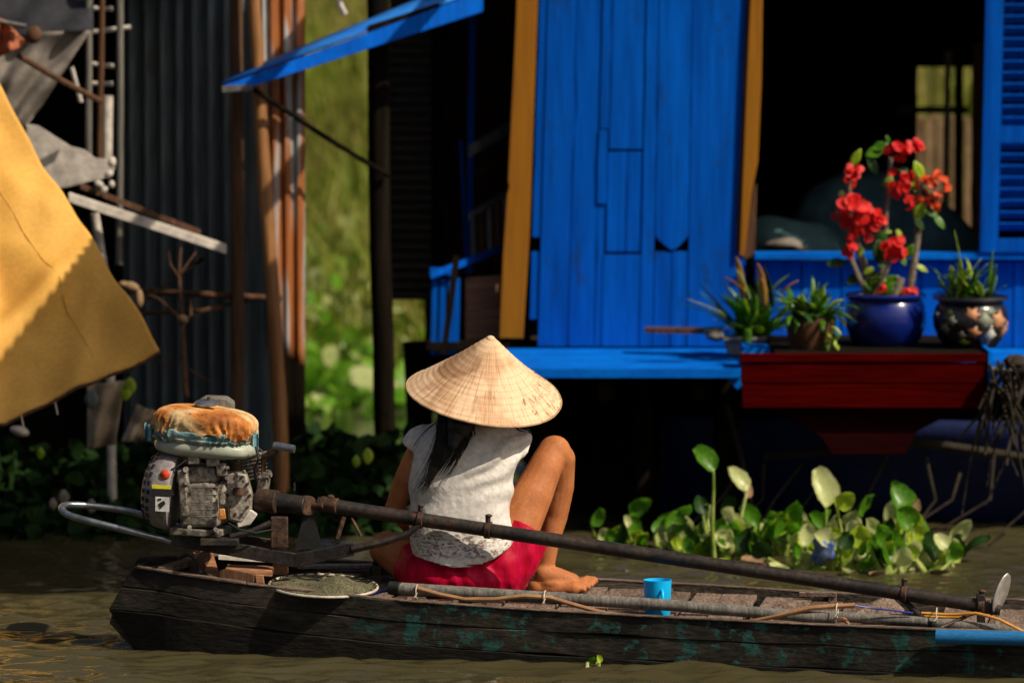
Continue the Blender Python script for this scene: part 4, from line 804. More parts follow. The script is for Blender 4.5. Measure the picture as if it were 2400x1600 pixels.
MB().board((-.66, .72, .20), (-.34, .74, .20), (0, .03, 0), (0, 0, .004), 5, .001).build('side_lining', M['wood_grey'], boat)
MB().board((-.90, .66, .236), (-.66, .72, .215), (0, .018, 0), (0, 0, .006), 5, .001).build('side_lining', M['white_wood'], boat)
# engine rest: notched wooden block
ek = thing('notched_wood_block', 'reddish notched wooden block on the stern gunwale under the engine arm', 'wood block', at(570, 1370, .33))
MB().prism([at(514, 1338, .34), at(530, 1332, .34), (at(585, 1342, .34)), at(597, 1346, .34), at(594, 1380, .34), at(512, 1374, .34)], (.0, .012, 0)).build('front_face', M['wood_brown'], ek, bev=.003)
MB().board(at(530, 1334, .40), at(640, 1338, .42), (0, .055, 0), (0, 0, .010), 4, .002).build('top_piece', M['block'], ek, bev=.003)
MB().board(at(608, 1345, .36), at(612, 1382, .36), (.012, 0, 0), (0, .02, 0), 3, .001).build('end_piece', M['block'], ek, bev=.002)
MB().board(at(640, 1330, .50), at(675, 1330, .52), (0, .02, 0), (0, 0, .02), 2, .001).build('back_piece', M['block'], ek, bev=.003)
pole('rope_loop', [at(418, 1308, .56), at(432, 1299, .52), at(450, 1303, .5), at(462, 1325, .46), at(472, 1345, .44), at(482, 1358, .42)], .0045, M['rope'], 'dark rope loop hooked over the stern corner', 'rope', 6)
pole('rope_end', [at(455, 1312, .5), at(470, 1338, .48), at(500, 1352, .46), at(512, 1354, .46)], .004, M['rope'], 'loose rope end beside the notched wood block', 'rope', 6)

# ================================================================== LONGTAIL ENGINE
E = .42
eng = thing('longtail_engine', 'grimy longtail outboard engine with orange covered tank and long shaft', 'engine', at(560, 1300, E))
S0, S1 = at(745, 1180, .41), at(2296, 1418, .04); AX = (S1 - S0).normalized()
def ax(px, py, Y=E): return at(px, py, Y)
MB().tube([S0.lerp(S1, t / 24) for t in range(25)], [.0215 + .001 * noise.noise(V((t, 0, 0))) - .001 * t / 24 for t in range(25)], 18).build('shaft_tube', M['steel'], eng)
sh_ = lambda px: S0.lerp(S1, (px - 745) / (2296 - 745))
for px in (990, 1150, 2122, 2300):
    p = sh_(px); cl = MB().tube([p - AX * .009, p + AX * .009], .0265, 18).build('clamp', M['steel_rust'], eng, bev=.002)
    MB().tube([p + V((0, -.004, .022)), p + V((0, -.004, .040))], .008, 8).build('bolt', M['steel'], cl); MB().ell(p + V((.002, -.004, .043)), (.011, .010, .006)).build('nut', M['steel_rust'], cl)
# crankcase and housing
MB().box(ax(478, 1178), (.118, .15, .135), (0, R(-2), R(-12))).build('crankcase', M['alu'], eng, bev=.012)
MB().box(ax(470, 1108), (.13, .13, .05), (0, R(-3), R(-12))).build('crankcase_top', M['alu'], eng, bev=.01)
MB().box(ax(470, 1242), (.155, .15, .022), (0, R(2), R(-12))).build('base_plate', M['alu'], eng, bev=.004)
b = MB(); b.lathe([(.0, 0), (.118, 0), (.122, .012), (.118, .05), (.104, .075), (.075, .092), (.03, .098), (0, .098)], ax(415, 1150), -AX + V((0, 0, .02)), 44); fh = b.build('fan_housing', M['fan'], eng)
q_ = (-AX).to_track_quat('Z', 'Y').to_matrix(); fc = ax(415, 1150)
for row, (r_, z_) in enumerate(((.101, .078), (.113, .062))):
    for k in range(26):
        a = 6.283 * k / 26; p = fc + q_ @ V((r_ * math.cos(a), r_ * math.sin(a), z_))
        n_ = (q_ @ V((math.cos(a), math.sin(a), .8))).normalized(); m3 = n_.to_track_quat('Z', 'Y').to_matrix()
        MB().box(p, (.008, .013, .007), m3).build('vent_slot', M['black'], fh)
b = MB().lathe([(0, 0), (.015, .0), (.016, .006), (.010, .011), (0, .012)], ax(388, 1112, .318), (-.3, -1, .2), 10); b.build('stop_switch', M['redp'], eng)
MB().tube([ax(395, 1120, .33), ax(398, 1140, .325), ax(405, 1160, .33)], .003, 6).build('switch_wire', M['black'], eng)
for nm, y0_, y1_, x0_, x1_, m in (('yellow_label', 1136, 1144, 356, 400, 'yel'), ('black_label', 1144, 1162, 356, 400, 'black'), ('white_sticker', 1163, 1197, 364, 396, 'whitep')):
    Yc = lambda x: .305 if m != 'yel' else .3045
    MB().prism([at(x0_, y0_, .303), at(x1_, y0_ + 2, .302), at(x1_, y1_ + 2, .302), at(x0_, y1_, .303)], (0, .012, 0)).build(nm, M[m], eng)
MB().prism([at(371, 1180, .3005), at(384, 1172, .3005), at(388, 1180, .3005), at(376, 1192, .3005)], (0, .002, 0)).build('sticker_print', M['black'], eng); MB().prism([at(370, 1168, .3005), at(378, 1167, .3005), at(378, 1171, .3005), at(370, 1172, .3005)], (0, .002, 0)).build('sticker_print', M['black'], eng)
for x, y, w_, h in ((430, 1120, .03, .05), (432, 1170, .024, .10), (455, 1075, .035, .03), (500, 1078, .04, .035), (520, 1100, .03, .04)):
    MB().box(at(x, y, .345), (w_, .03, h), (0, R(-4), R(-10))).build('casting_lug', M['alu'], eng, bev=.004)
for x, y, r in ((435, 1100, .009), (437, 1130, .008), (533, 1096, .006), (572, 1105, .006), (522, 1175, .008), (522, 1160, .007), (530, 1120, .005), (570, 1128, .005), (444, 1235, .007), (505, 1240, .007)):
    MB().tube([at(x, y, .342), at(x, y + .5, .322)], r, 10).build('bolt', M['alu'], eng, bev=.001)
b = MB().lathe([(0, 0), (.062, 0), (.062, .02), (.052, .032), (.03, .036), (.02, .05), (0, .05)], ax(533, 1160, .42), AX + V((0, -.5, 0)), 28); b.build('side_cover', M['alu'], eng)
b = MB().prism([at(528, 1105, .36), at(578, 1108, .37), at(592, 1160, .37), (at(590, 1200, .37)), at(568, 1228, .37), at(535, 1220, .36)], (0, .05, 0)); b.build('flange', M['alu'], eng, bev=.008)
MB().tube([ax(560, 1142, .355), ax(560, 1160, .352)], .018, 14).build('seal_ring', M['steel_rust'], eng)
MB().prism([at(552, 1200, .37), at(580, 1188, .37), at(604, 1205, .37), at(586, 1230, .37), at(556, 1238, .37)], (0, .03, 0)).build('lower_bracket', M['white_wood'], eng, bev=.004)
MB().prism([at(514, 1192, .315), at(526, 1192, .315), at(530, 1216, .315), at(512, 1218, .315)], (0, .01, 0)).build('drain_plug', M['tankrust'], eng, bev=.002)
# cylinder fins, carburettor side, exhaust
for k in range(7): MB().box(ax(590, 1066 + k * 9, .47), (.075, .085, .004), (0, R(-12), R(-12))).build('cooling_fin', M['alu'], eng)
MB().box(ax(592, 1092, .47), (.055, .065, .075), (0, R(-12), R(-12))).build('cylinder', M['alu'], eng, bev=.005)
MB().box(ax(618, 1128, .46), (.03, .05, .07), (0, R(8), R(-12))).build('cylinder_head', M['alu'], eng, bev=.005)
for x, y in ((634, 1112), (630, 1118), (622, 1150)): MB().tube([at(x - 8, y, .42), at(x + 2, y, .415)], .008, 10).build('bolt', M['alu'], eng)
MB().tube([ax(612, 1110, .45), ax(615, 1082, .44), ax(625, 1068, .43), ax(648, 1055, .42)], [.014, .013, .012, .012], 12).build('exhaust_pipe', M['steel_rust'], eng)
MB().tube([ax(642, 1044, .42), ax(690, 1052, .40)], [.013, .012], 14).build('exhaust_tip', M['chrome'], eng)
MB().tube([ax(592, 1058, .41), ax(606, 1050, .40), ax(618, 1060, .40)], .003, 6).build('throttle_wire', M['black'], eng)
MB().tube([ax(600, 1046, .33), ax(607, 1075, .32), ax(596, 1100, .33), ax(602, 1128, .35)], .0042, 8).build('fuel_hose', M['black'], eng)
MB().tube([ax(575, 1062, .35), ax(560, 1078, .335), ax(540, 1080, .335), ax(515, 1068, .34)], .0035, 8).build('spark_lead', M['black'], eng)
MB().tube([ax(402, 1100, .325), ax(420, 1090, .33), ax(436, 1078, .335), ax(470, 1085, .34)], .003, 8).build('switch_wire', M['black'], eng)
MB().tube([ax(535, 1225, .34), ax(560, 1240, .33), ax(600, 1248, .34), ax(640, 1240, .36)], .003, 8).build('control_cable', M['black'], eng)
for k in range(5): MB().box(ax(478, 1142 + k * 17, .345), (.085, .006, .0035), (0, R(-2), R(-12))).build('casting_rib', M['alu'], eng, bev=.001)
for k in range(10):
    a_ = 6.283 * k / 10; MB().tube([at(560 + 26 * math.cos(a_), 1160 + 46 * math.sin(a_), .372), at(560 + 26 * math.cos(a_), 1160 + 46 * math.sin(a_), .360)], .0045, 6).build('bolt', M['steel_rust'], eng)
# drive coupling
def cylx(name, xa, ya, xb, yb, r, m, Y0=.41, bev=.003): return MB().tube([ax(xa, ya, Y0), ax(xb, yb, Y0 - .02)], r, 22).build(name, M[m], eng, bev=bev)
cylx('drive_shaft', 555, 1161, 608, 1168, .015, 'steel_rust'); cylx('coupling', 603, 1170, 650, 1176, .035, 'steel_rust'); cylx('coupling', 650, 1176, 715, 1184, .028, 'steel')
cylx('coupling_ring', 714, 1184, 724, 1185, .031, 'steel_rust'); cylx('shaft_nose', 724, 1186, 760, 1184, .013, 'steel_rust'); cylx('shaft_collar', 752, 1180, 792, 1186, .024, 'steel_rust')
MB().tube([at(690, 1150, .40), at(690, 1130, .40)], .003, 6).build('grease_nipple', M['steel'], eng); MB().ell(at(775, 1165, .40), (.012, .01, .009)).build('bolt', M['steel_rust'], eng)
# frame
MB().board(at(410, 1262, .38), at(600, 1296, .38), (0, .012, 0), (0, 0, .021), 5, .001).build('frame_bar', M['steel'], eng, bev=.002)
MB().board(at(598, 1296, .38), at(694, 1312, .37), (0, .012, 0), (0, 0, .021), 3, .001).build('frame_bar', M['steel'], eng, bev=.002)
MB().board(at(690, 1313, .37), at(830, 1285, .35), (0, .012, 0), (0, 0, .020), 4, .001).build('frame_bar', M['steel'], eng, bev=.002)
MB().tube([at(826, 1286, .35), at(905, 1268, .34), at(960, 1248, .34), at(992, 1222, .34)], [.019, .017, .014, .011], 8, flat=.7).build('frame_arm', M['steel'], eng)
MB().board(at(420, 1245, .50), at(640, 1275, .50), (0, .012, 0), (0, 0, .016), 5, .001).build('frame_bar', M['steel'], eng, bev=.002)
MB().board(at(470, 1268, .33), at(560, 1268, .34), (0, .03, 0), (0, 0, .010), 3, .002).build('mount_plate', M['steel'], eng, bev=.002)
MB().board(at(655, 1210, .38), at(655, 1282, .38), (.026, 0, 0), (0, .02, 0), 3, .001).build('support_block', M['steel_rust'], eng, bev=.003)
MB().prism([at(712, 1205, .40), at(738, 1205, .40), at(752, 1282, .40), at(690, 1290, .40)], (0, .02, 0)).build('support_plate', M['black'], eng)
MB().tube([at(806, 1210, .38), at(790, 1262, .37)], .0075, 6).build('bracket_leg', M['steel_rust'], eng); MB().tube([at(824, 1212, .38), at(846, 1255, .37)], .005, 6).build('bracket_leg', M['steel_rust'], eng)
MB().tube([at(540, 1258, .36), at(590, 1245, .36), at(640, 1222, .37)], .010, 6).build('lower_strut', M['steel'], eng)
# handle loop
hp = [(590, 1278, .47), (480, 1262, .46), (400, 1268, .40), (300, 1243, .38), (215, 1222, .38), (165, 1208, .40), (145, 1194, .43), (152, 1184, .47), (190, 1183, .50), (260, 1190, .53), (320, 1202, .54), (380, 1222, .54), (450, 1245, .52)]
hp = hp[2:]; P_ = [at(*q) for q in hp]; sm = []
for i in range(len(P_) - 1):
    a, p, q, c_ = P_[max(i - 1, 0)], P_[i], P_[i + 1], P_[min(i + 2, len(P_) - 1)]
    for k in range(6):
        t = k / 6; sm.append(.5 * ((2 * p) + (q - a) * t + (2 * a - 5 * p + 4 * q - c_) * t * t + (3 * p - a - 3 * q + c_) * t ** 3))
sm.append(P_[-1]); MB().tube(sm, .0105, 12).build('handle_loop', M['chrome'], eng)
# tank
def rbox(name, c_, s, rot, m, par, pw=3.2, disp=0, fr=20, seg=40, rings=22, z0=-1, z1=1):
    b = MB(); mm = Euler(rot).to_matrix(); rs = []
    for i in range(rings + 1):
        ph = -math.pi / 2 + math.pi * i / rings; cz = abs(math.sin(ph)) ** (2 / pw) * (1 if ph > 0 else -1); cr = abs(math.cos(ph)) ** (2 / pw)
        ring = []
        for k in range(seg):
            a = 6.283185 * k / seg; p = V((math.copysign(abs(math.cos(a)) ** (2 / pw), math.cos(a)) * cr * s[0], math.copysign(abs(math.sin(a)) ** (2 / pw), math.sin(a)) * cr * s[1], max(z0, min(z1, cz)) * s[2]))
            if disp: p = p * (1 + disp * noise.noise(p * fr))
            ring.append(c_ + mm @ p)
        rs.append(ring)
    return b.loft(rs).build(name, m, par, ang=60)
rbox('fuel_tank', ax(484, 1046, .43), (.156, .115, .033), (0, R(4), R(-12)), M['tank'], eng, 2.8)
def shell(name, c_, s, rot, m, par, za, zb, k_out, ja, jb, fr, fold, seg=150, rows=16, pw=3.0, top=False, seed=0):
    mm = Euler(rot).to_matrix(); vs = []
    for j in range(rows + 1):
        for k in range(seg):
            a = 6.283185 * k / seg; A1 = za + ja * noise.noise(V((math.cos(a) * fr, math.sin(a) * fr, seed))); B1 = zb + jb * noise.noise(V((math.cos(a) * fr, math.sin(a) * fr, seed + 9)))
            z = A1 + (B1 - A1) * j / rows; zz = max(-1, min(1, z)); cr = (1 - abs(zz) ** 4.5) ** (1 / 4.5)
            cr = max(cr, .0 if top else .2); f_ = 1 + fold * (1 - max(0, z)) * (math.sin(a * 38 + 6 * noise.noise(V((math.cos(a) * 3, math.sin(a) * 3, z)))) * .5 + 1.2 * noise.noise(V((math.cos(a) * 7, math.sin(a) * 7, z * 1.5 + seed))))
            r_ = cr * k_out * f_
            p = V((math.copysign(abs(math.cos(a)) ** (2 / pw), math.cos(a)) * r_ * s[0], math.copysign(abs(math.sin(a)) ** (2 / pw), math.sin(a)) * r_ * s[1], z * s[2] + (-.012 * (math.cos(a) * r_ > 0) * abs(math.cos(a)) * r_ if top else 0)))
            vs.append(c_ + mm @ p)
    fs = [(j * seg + k, j * seg + (k + 1) % seg, (j + 1) * seg + (k + 1) % seg, (j + 1) * seg + k) for j in range(rows) for k in range(seg)]
    if top: fs.append(tuple(rows * seg + k for k in range(seg)))
    return MB().add(vs, fs).build(name, m, par, ang=70, solid=.002)
TC = ax(482, 996, .43)
shell('tank_cover', TC, (.150, .118, .056), (0, R(4), R(-12)), M['tankrust'], eng, -.45, .985, 1.0, .45, 0, 3, .06, rows=22, top=True, seed=1, pw=3.4)
shell('torn_rag', TC, (.151, .119, .056), (0, R(4), R(-12)), M['teal'], eng, -.95, -.25, 1.0, .3, .35, 5, .05, seed=4, rows=8)
shell('torn_rag', TC - V((.003, 0, .004)), (.153, .121, .056), (0, R(4), R(-12)), M['teal2'], eng, -.85, -.55, 1.0, .5, .1, 6, .06, seed=7, rows=6)
for sx_, (x, y) in enumerate(((350, 1012), (594, 1036))):
    cc = at(x, y, .40); MB().grid(lambda u, v: cc + V(((u - .5) * .03, -.01 + .012 * math.sin(u * 9), -.05 * (v - .5) + .01 * noise.noise(V((u * 4, v * 3, sx_))))) + V((0, 0, .012 * (u - .5) * math.sin(v * 5))), 8, 10).build('rag_end', M['teal'], eng, solid=.002)
b = MB().lathe([(0, 0), (.036, 0), (.038, .006), (.030, .012), (.012, .015), (0, .015)], ax(484, 948, .42), (.0, -.1, 1), 26); b.build('tank_cap', M['chrome'], eng)
MB().tube([at(489, 946, .42), at(489, 930, .42)], .005, 8).build('cap_vent', M['steel_rust'], eng)
MB().prism([at(462, 942, .49), at(480, 930, .49), at(530, 932, .49), at(548, 945, .49), at(548, 965, .49), at(470, 965, .49)], (0, .08, 0)).build('air_cleaner', M['wood_grey'], eng, bev=.006)
# propeller end
pe = sh_(2300); MB().board(at(2298, 1392, .03), at(2300, 1476, .03), (.012, 0, 0), (0, .012, 0), 3, .0005).build('skeg', M['black'], eng, bev=.002)
MB().tube([at(2120, 1408, .10), at(2160, 1446, .05), at(2205, 1474, .0)], .0095, 8).build('skeg_strut', M['steel'], eng); MB().tube([at(2292, 1430, .03), at(2240, 1455, .02), at(2205, 1470, .0)], .006, 8).build('skeg_strut', M['steel'], eng)
MB().tube([at(2300, 1421, .04), at(2345, 1430, .03)], [.019, .015], 16).build('propeller_hub', M['steel'], eng)
def blade(p0, p1, w_, m=M['shaftc']):
    a = at(*p0); c_ = at(*p1); n = 14; vs = []; d = (c_ - a); s_ = V((1, .9, .1)).normalized()
    for k in range(n + 1):
        t = k / n; ww = w_ * math.sqrt(max(0, math.sin(math.pi * (t * .92 + .07)))) if k < n else .002
        p = a + d * t; tw = V((0, 1, 0)) * .4 * ww * (1 - t); vs += [p - s_ * ww - tw, p + V((0, .008, 0)) * math.sin(math.pi * t), p + s_ * ww + tw]
    return MB().add(vs, [q for k in range(n) for q in ((3 * k, 3 * k + 1, 3 * k + 4, 3 * k + 3), (3 * k + 1, 3 * k + 2, 3 * k + 5, 3 * k + 4))]).build('blade', m, eng, solid=.003)
blade((2336, 1432, .03), (2362, 1343, .03), .030); blade((2345, 1430, .03), (2333, 1478, .03), .010)

# ================================================================== THINGS ON THE BOAT
nt_ = thing('landing_net', 'round hoop landing net with khaki netting lying on the stern deck', 'net', at(760, 1385, .32))
hc = at(758, 1372, .36); hq = Matrix.Rotation(R(2), 3, 'Y') @ Matrix.Rotation(R(6), 3, 'X')
def hoopp(a, k=1.0, dz=0): return hc + hq @ V((.163 * k * math.cos(a), .15 * k * math.sin(a), dz))
MB().tube([hoopp(6.283 * i / 48) for i in range(49)], .0042, 8).build('hoop', M['hoop'], nt_)
def netf(u, v):
    a = 6.283 * u; p = hoopp(a, v); s_ = V((.15, -.05, 0)); hmp = .042 * math.exp(-(((v * math.cos(a) - .25) / .42) ** 2 + ((v * math.sin(a) + .2) / .6) ** 2)) + .018 * math.exp(-(((v * math.cos(a) + .5) / .3) ** 2 + ((v * math.sin(a)) / .5) ** 2))
    return p + V((0, 0, hmp * min(1, (1.01 - v) * 5) - .008 * (v > .05) * (1 - v) + .005 * noise.noise(p * 40)))
MB().grid(netf, 80, 26).build('netting', M['net'], nt_, solid=.002)
b = MB()
for i in range(30):
    a = 6.283 * i / 30; p, q = hoopp(a), hoopp(a + .12, .93, .004); b.tube([p + V((0, 0, .005)), q], .0022, 4)
b.build('lashing', M['net'], nt_)
_h = pole('handle', [at(932, 1378, .24), at(1240, 1397, .17), at(1580, 1418, .10), at(1960, 1450, .03)], (.0185, .017), M['wood_grey'], None, None, 12, nodes=0); _h['label'] = 'long grey handle pole'; adopt(_h, nt_)
MB().tube([at(913, 1377, .25), at(940, 1379, .235)], .0205, 14).build('tape_cap', M['black'], nt_, bev=.002)
_c = pole('cord', [at(875, 1392, .28), at(895, 1386, .26), at(915, 1382, .25)], .004, M['bluew'], None, None, 6); adopt(_c, nt_)
pole('bamboo_pole', [at(1900, 1440, .09), at(2150, 1455, .04), at(2440, 1482, -.01)], (.0165, .013), M['wood_grey'], 'second grey pole running to the right edge under the propeller', 'pole', 10)
pole('brown_hose', [at(975, 1377, .21), at(1030, 1392, .20), at(1090, 1404, .19), at(1160, 1404, .16), at(1230, 1396, .14), at(1290, 1400, .135), at(1350, 1418, .12), at(1420, 1437, .105), at(1500, 1445, .085), at(1520, 1446, .085)], .0068, M['cable'], 'brown hose tied along the grey handle pole', 'hose', 8)
pole('tan_hose', [at(1760, 1455, .06), at(1830, 1440, .04), at(1900, 1424, .03), at(1950, 1420, .03), at(2003, 1418, .02)], .0075, M['cable'], 'tan hose bending over the pole between cup and propeller', 'hose', 8)
pole('blue_wire', [at(2003, 1418, .02), at(2040, 1424, .03), at(2080, 1428, .03), at(2140, 1436, .03)], .0028, M['bluew'], 'thin blue wire leaving the tan hose', 'wire', 6)
pole('orange_hose', [at(2160, 1436, .05), at(2230, 1440, .03), at(2290, 1436, .0), at(2340, 1450, -.02), at(2380, 1470, -.03), at(2440, 1500, -.04)], .0045, M['orange'], 'orange hose running past the propeller to the right edge', 'hose', 8)
pole('orange_hose', [at(2160, 1444, .06), at(2250, 1446, .04), at(2300, 1434, .02)], .004, M['orange'], 'orange hose stub doubled beside the propeller bracket', 'hose', 8)
pole('hose_coil', [at(1938, 1466, .05), at(1955, 1452, .05), at(1978, 1450, .05), at(1988, 1460, .05), at(1984, 1470, .05)], .006, M['cable'], 'small coil of brown hose end in the boat bottom', 'hose', 8)
for i, (x, y, Y) in enumerate(((978, 1386, .215), (1278, 1400, .145), (1962, 1430, .025), (2196, 1440, .03))):
    b = MB(); p = at(x, y, Y); b.tube([p + V((.004 * math.cos(a), .023 * math.cos(a), .021 * math.sin(a))) for a in [6.283 * k / 20 for k in range(21)]], .0018, 5)
    b.tube([p + V((0, -.022, .0)), p + V((-.008, -.026, -.014))], .0018, 5)
    tag(b.build('string_tie', M['tie']), ['cream string tie at the left end of the brown hose', 'cream string tie in the middle of the brown hose', 'cream string tie round the tan hose', 'cream string tie round the orange hose'][i], 'tie')
cup = thing('blue_cup', 'bright cyan plastic mug on the deck behind the grey pole', 'mug', at(1541, 1443, .17))
cb = at(1541, 1442, .17)
MB().lathe([(0, 0), (.036, 0), (.038, .003), (.0415, .104), (.0425, .108), (.0405, .108), (.0395, .103), (.036, .006), (0, .006)], cb, seg=36).build('cup_body', M['cupm'], cup)
MB().tube([cb + V((.012 + .002 * math.sin(a), -.0385 - .020 * math.sin(a), .055 + .026 * math.cos(a))) for a in [math.pi * k / 14 for k in range(15)]], .0045, 8).build('handle', M['cupm'], cup)
pp = [at(2194, 1491, -.175), at(2460, 1497, -.235)]
tag(MB().tube([pp[0].lerp(pp[1], k / 8) for k in range(9)], .0215, 20).build('blue_pipe', M['pipe'], ang=50), 'faded blue plastic pipe laid on the near gunwale at the right edge', 'pipe')
c_ = at(905, 1318, .66)
for i in range(5): tag(MB().ell(c_ + V((.018 * i - .03, .01 * (i % 2), .004 * (i % 3))), (.014, .012, .010), (0, i, 0), 9, 6).build('rag_lump', M['black']), ['black rag lump farthest left behind the girl', 'second black rag lump from the left behind the girl', 'middle black rag lump behind the girl', 'black rag lump just left of the last behind the girl', 'black rag lump nearest the girl on the far side'][i], 'rag')
# ================================================================== PERSON
pn = thing('person', 'girl seen from behind seated in conical straw hat, white lace top and crimson shorts', 'person', at(1090, 1400, .47))
b = MB(); c3 = lambda L: [at(*q) for q in L]
b.ell(at(1128, 950, .54), (.074, .092, .10)); b.ell(at(1128, 985, .60), (.05, .05, .05))
b.ell(at(1128, 965, .637), (.012, .016, .018)); b.ell(at(1128, 990, .635), (.024, .012, .009)); b.ell(at(1070, 960, .54), (.01, .016, .026)); b.ell(at(1187, 960, .54), (.01, .016, .026))
b.caps(c3([(1125, 985, .52), (1115, 1040, .50)]), [.045, .05])
b.caps(c3([(1095, 1070, .49), (1080, 1170, .49), (1082, 1330, .48)]), [.10, .085, .105])
b.caps(c3([(1000, 1052, .49), (1190, 1050, .49)]), [.042, .042])
def hand(P, d, s_, curl, thumb):
    d, s_ = V(d).normalized(), V(s_).normalized(); n_ = d.cross(s_).normalized()
    b.caps([P, P + d * .035, P + d * .06], [.022, .026, .024])
    for k, (o, L) in enumerate(((-.024, .062), (-.008, .072), (.008, .068), (.023, .052))):
        a = P + d * .065 + s_ * o; q = a + (d * .8 + n_ * curl * .4) * L * .5; b.caps([P + d * .04 + s_ * o * .8, a, q, q + (d * .5 + n_ * curl) * L * .4], [.011, .0095, .0085, .0075], 10)
    a = P + d * .02 + s_ * thumb * .024; b.caps([a, a + d * .02 + s_ * thumb * .022, a + d * .045 + s_ * thumb * .026 + n_ * curl * .02], [.012, .011, .009], 10)
b.caps(c3([(985, 1055, .49), (952, 1120, .50), (925, 1190, .54)]), [.040, .036, .030]); b.caps(c3([(925, 1190, .54), (962, 1230, .66), (1010, 1255, .76)]), [.031, .029, .020])
hand(at(1012, 1256, .765), (.7, .6, -.2), (.2, .2, 1), .7, 1)
b.caps(c3([(1188, 1060, .49), (1172, 1120, .60), (1165, 1190, .70)]), [.038, .032, .028]); b.caps(c3([(1165, 1190, .70), (1150, 1235, .76), (1110, 1262, .79)]), [.028, .026, .019])
hand(at(1106, 1264, .79), (-.8, .4, -.2), (.1, .2, 1), -.7, 1)
# right leg
b.caps(c3([(1165, 1335, .48), (1205, 1250, .51), (1248, 1160, .55), (1280, 1090, .59), (1297, 1057, .62)]), [.086, .072, .062, .052, .048])
b.caps(c3([(1300, 1058, .62), (1313, 1075, .64), (1311, 1140, .67), (1300, 1210, .68), (1286, 1280, .67), (1277, 1340, .66)]), [.050, .047, .046, .040, .030, .026])
b.ell(at(1268, 1352, .64), (.018, .016, .018)); b.ell(at(1256, 1374, .65), (.027, .028, .024))
b.caps(c3([(1275, 1345, .65), (1305, 1352, .655), (1340, 1362, .66), (1352, 1372, .66)]), [.031, .031, .027, .021]); b.caps(c3([(1262, 1378, .65), (1300, 1380, .635), (1345, 1378, .625)]), [.022, .020, .020])
b.ell(at(1303, 1367, .655), (.068, .040, .023), (0, R(6), 0)); b.ell(at(1345, 1371, .66), (.035, .045, .017))
b.caps(c3([(1340, 1368, .69), (1352, 1372, .69)]), [.018, .016])
for k, (x, y, Y, r) in enumerate(((1392, 1360, .722, .0115), (1390, 1365, .694, .0086), (1386, 1370, .669, .0084), (1379, 1375, .645, .0082), (1369, 1381, .622, .0080))):
    b.caps([at(1346, 1372, Y * .7 + .19), at(x - 16, y - 4, Y), at(x, y, Y)], [.015, r * 1.05, r * 1.2], 12)
# left leg, folded to the side
b.caps(c3([(1010, 1335, .50), (950, 1305, .60), (908, 1285, .68)]), [.085, .070, .055]); b.caps(c3([(905, 1288, .69), (960, 1335, .73), (1040, 1372, .74)]), [.052, .045, .030])
b.caps(c3([(1040, 1372, .74), (1095, 1385, .72)]), [.028, .022])
body = remesh(b, 'body', M['skin'], .0042, pn, 5, lambda p: .0008 * noise.noise(p * 22))
for x in (1112, 1144): MB().ell(at(x, 952, .627), (.012, .008, .007)).build('eye', M['eye'], pn)
# shorts
b = MB(); pv = at(1092, 1352, .475); b.ell(pv, (.182, .125, .088)); b.ell(at(1088, 1318, .48), (.165, .115, .075))
b.tube(c3([(1165, 1338, .475), (1205, 1285, .50), (1228, 1238, .52)]), [.100, .092, .083], 28); b.ell(at(1165, 1338, .475), (.1, .1, .09)); b.tube(c3([(1010, 1340, .48), (975, 1322, .55)]), [.092, .082], 24); b.ell(at(1015, 1342, .48), (.095, .1, .085))
def sf(p):
    return .0035 * math.sin((p.x + p.z * .35) * 95 + 4 * noise.noise(p * 9)) * (.4 + .6 * max(0, noise.noise(p * 7) + .4)) + .004 * noise.noise(p * 26)
remesh(b, 'shorts', M['shorts'], .005, pn, 5, sf)
# shirt
b = MB(); rs = []
RG = [(972, 1088, 1146, .50, .045), (984, 1040, 1182, .50, .065), (1000, 1000, 1205, .495, .085), (1022, 977, 1222, .49, .098), (1050, 968, 1226, .485, .106), (1090, 962, 1214, .485, .110), (1130, 960, 1203, .485, .110), (1170, 960, 1199, .485, .108),
      (1210, 958, 1203, .482, .108), (1250, 960, 1208, .478, .112), (1280, 964, 1210, .475, .118), (1302, 968, 1208, .472, .124)]
for i, (py, xl, xr, Y, dp) in enumerate(RG):
    a, c_ = at(xl, py, Y), at(xr, py, Y); ce = (a + c_) / 2; hw = (c_.x - a.x) / 2; ring = []
    for k in range(56):
        an = 6.283185 * k / 56; ca, sa = math.cos(an), math.sin(an); x_ = math.copysign(abs(ca) ** .8, ca); y_ = math.copysign(abs(sa) ** .85, sa)
        z_ = ce.z
        if i >= 9: w_ = (i - 8) / 3; z_ += w_ * (.052 * max(0, x_) ** 2 + .010 * max(0, -x_) ** 2 - .022 * (1 - x_ * x_) * (1 if sa < 0 else .3) * 1.0)
        ring.append(V((ce.x + hw * x_, ce.y + dp * y_, z_)))
    rs.append(ring)
b.loft(rs)
b.tube(c3([(1005, 1030, .485), (984, 1038, .488), (968, 1056, .49)]), [.046, .046, .044], 20); b.tube(c3([(1185, 1028, .485), (1212, 1040, .49), (1224, 1054, .50)]), [.044, .044, .042], 20)
b.ell(at(1010, 1040, .485), (.06, .06, .055)); b.ell(at(1190, 1040, .485), (.055, .06, .05))
def wr(p):
    q = V((p.x * 1.0 + p.z * .9, p.y, p.z * 1.0 - p.x * .55)); rt_ = max(0, min(1, (p.x - at(1060, 1200, .4).x) * 7))
    fol = .011 * math.sin(q.z * 75 + 5 * noise.noise(V((q.x * 6, q.z * 5, 1)))) * rt_ * max(0, noise.noise(p * 6) + .45)
    return fol + .008 * noise.noise(V((q.x * 5, p.y * 6, q.z * 14))) + .0010 * noise.noise(p * 45) + .0005 * noise.noise(p * 120)
remesh(b, 'shirt', M['shirt'], .0038, pn, 4, wr)
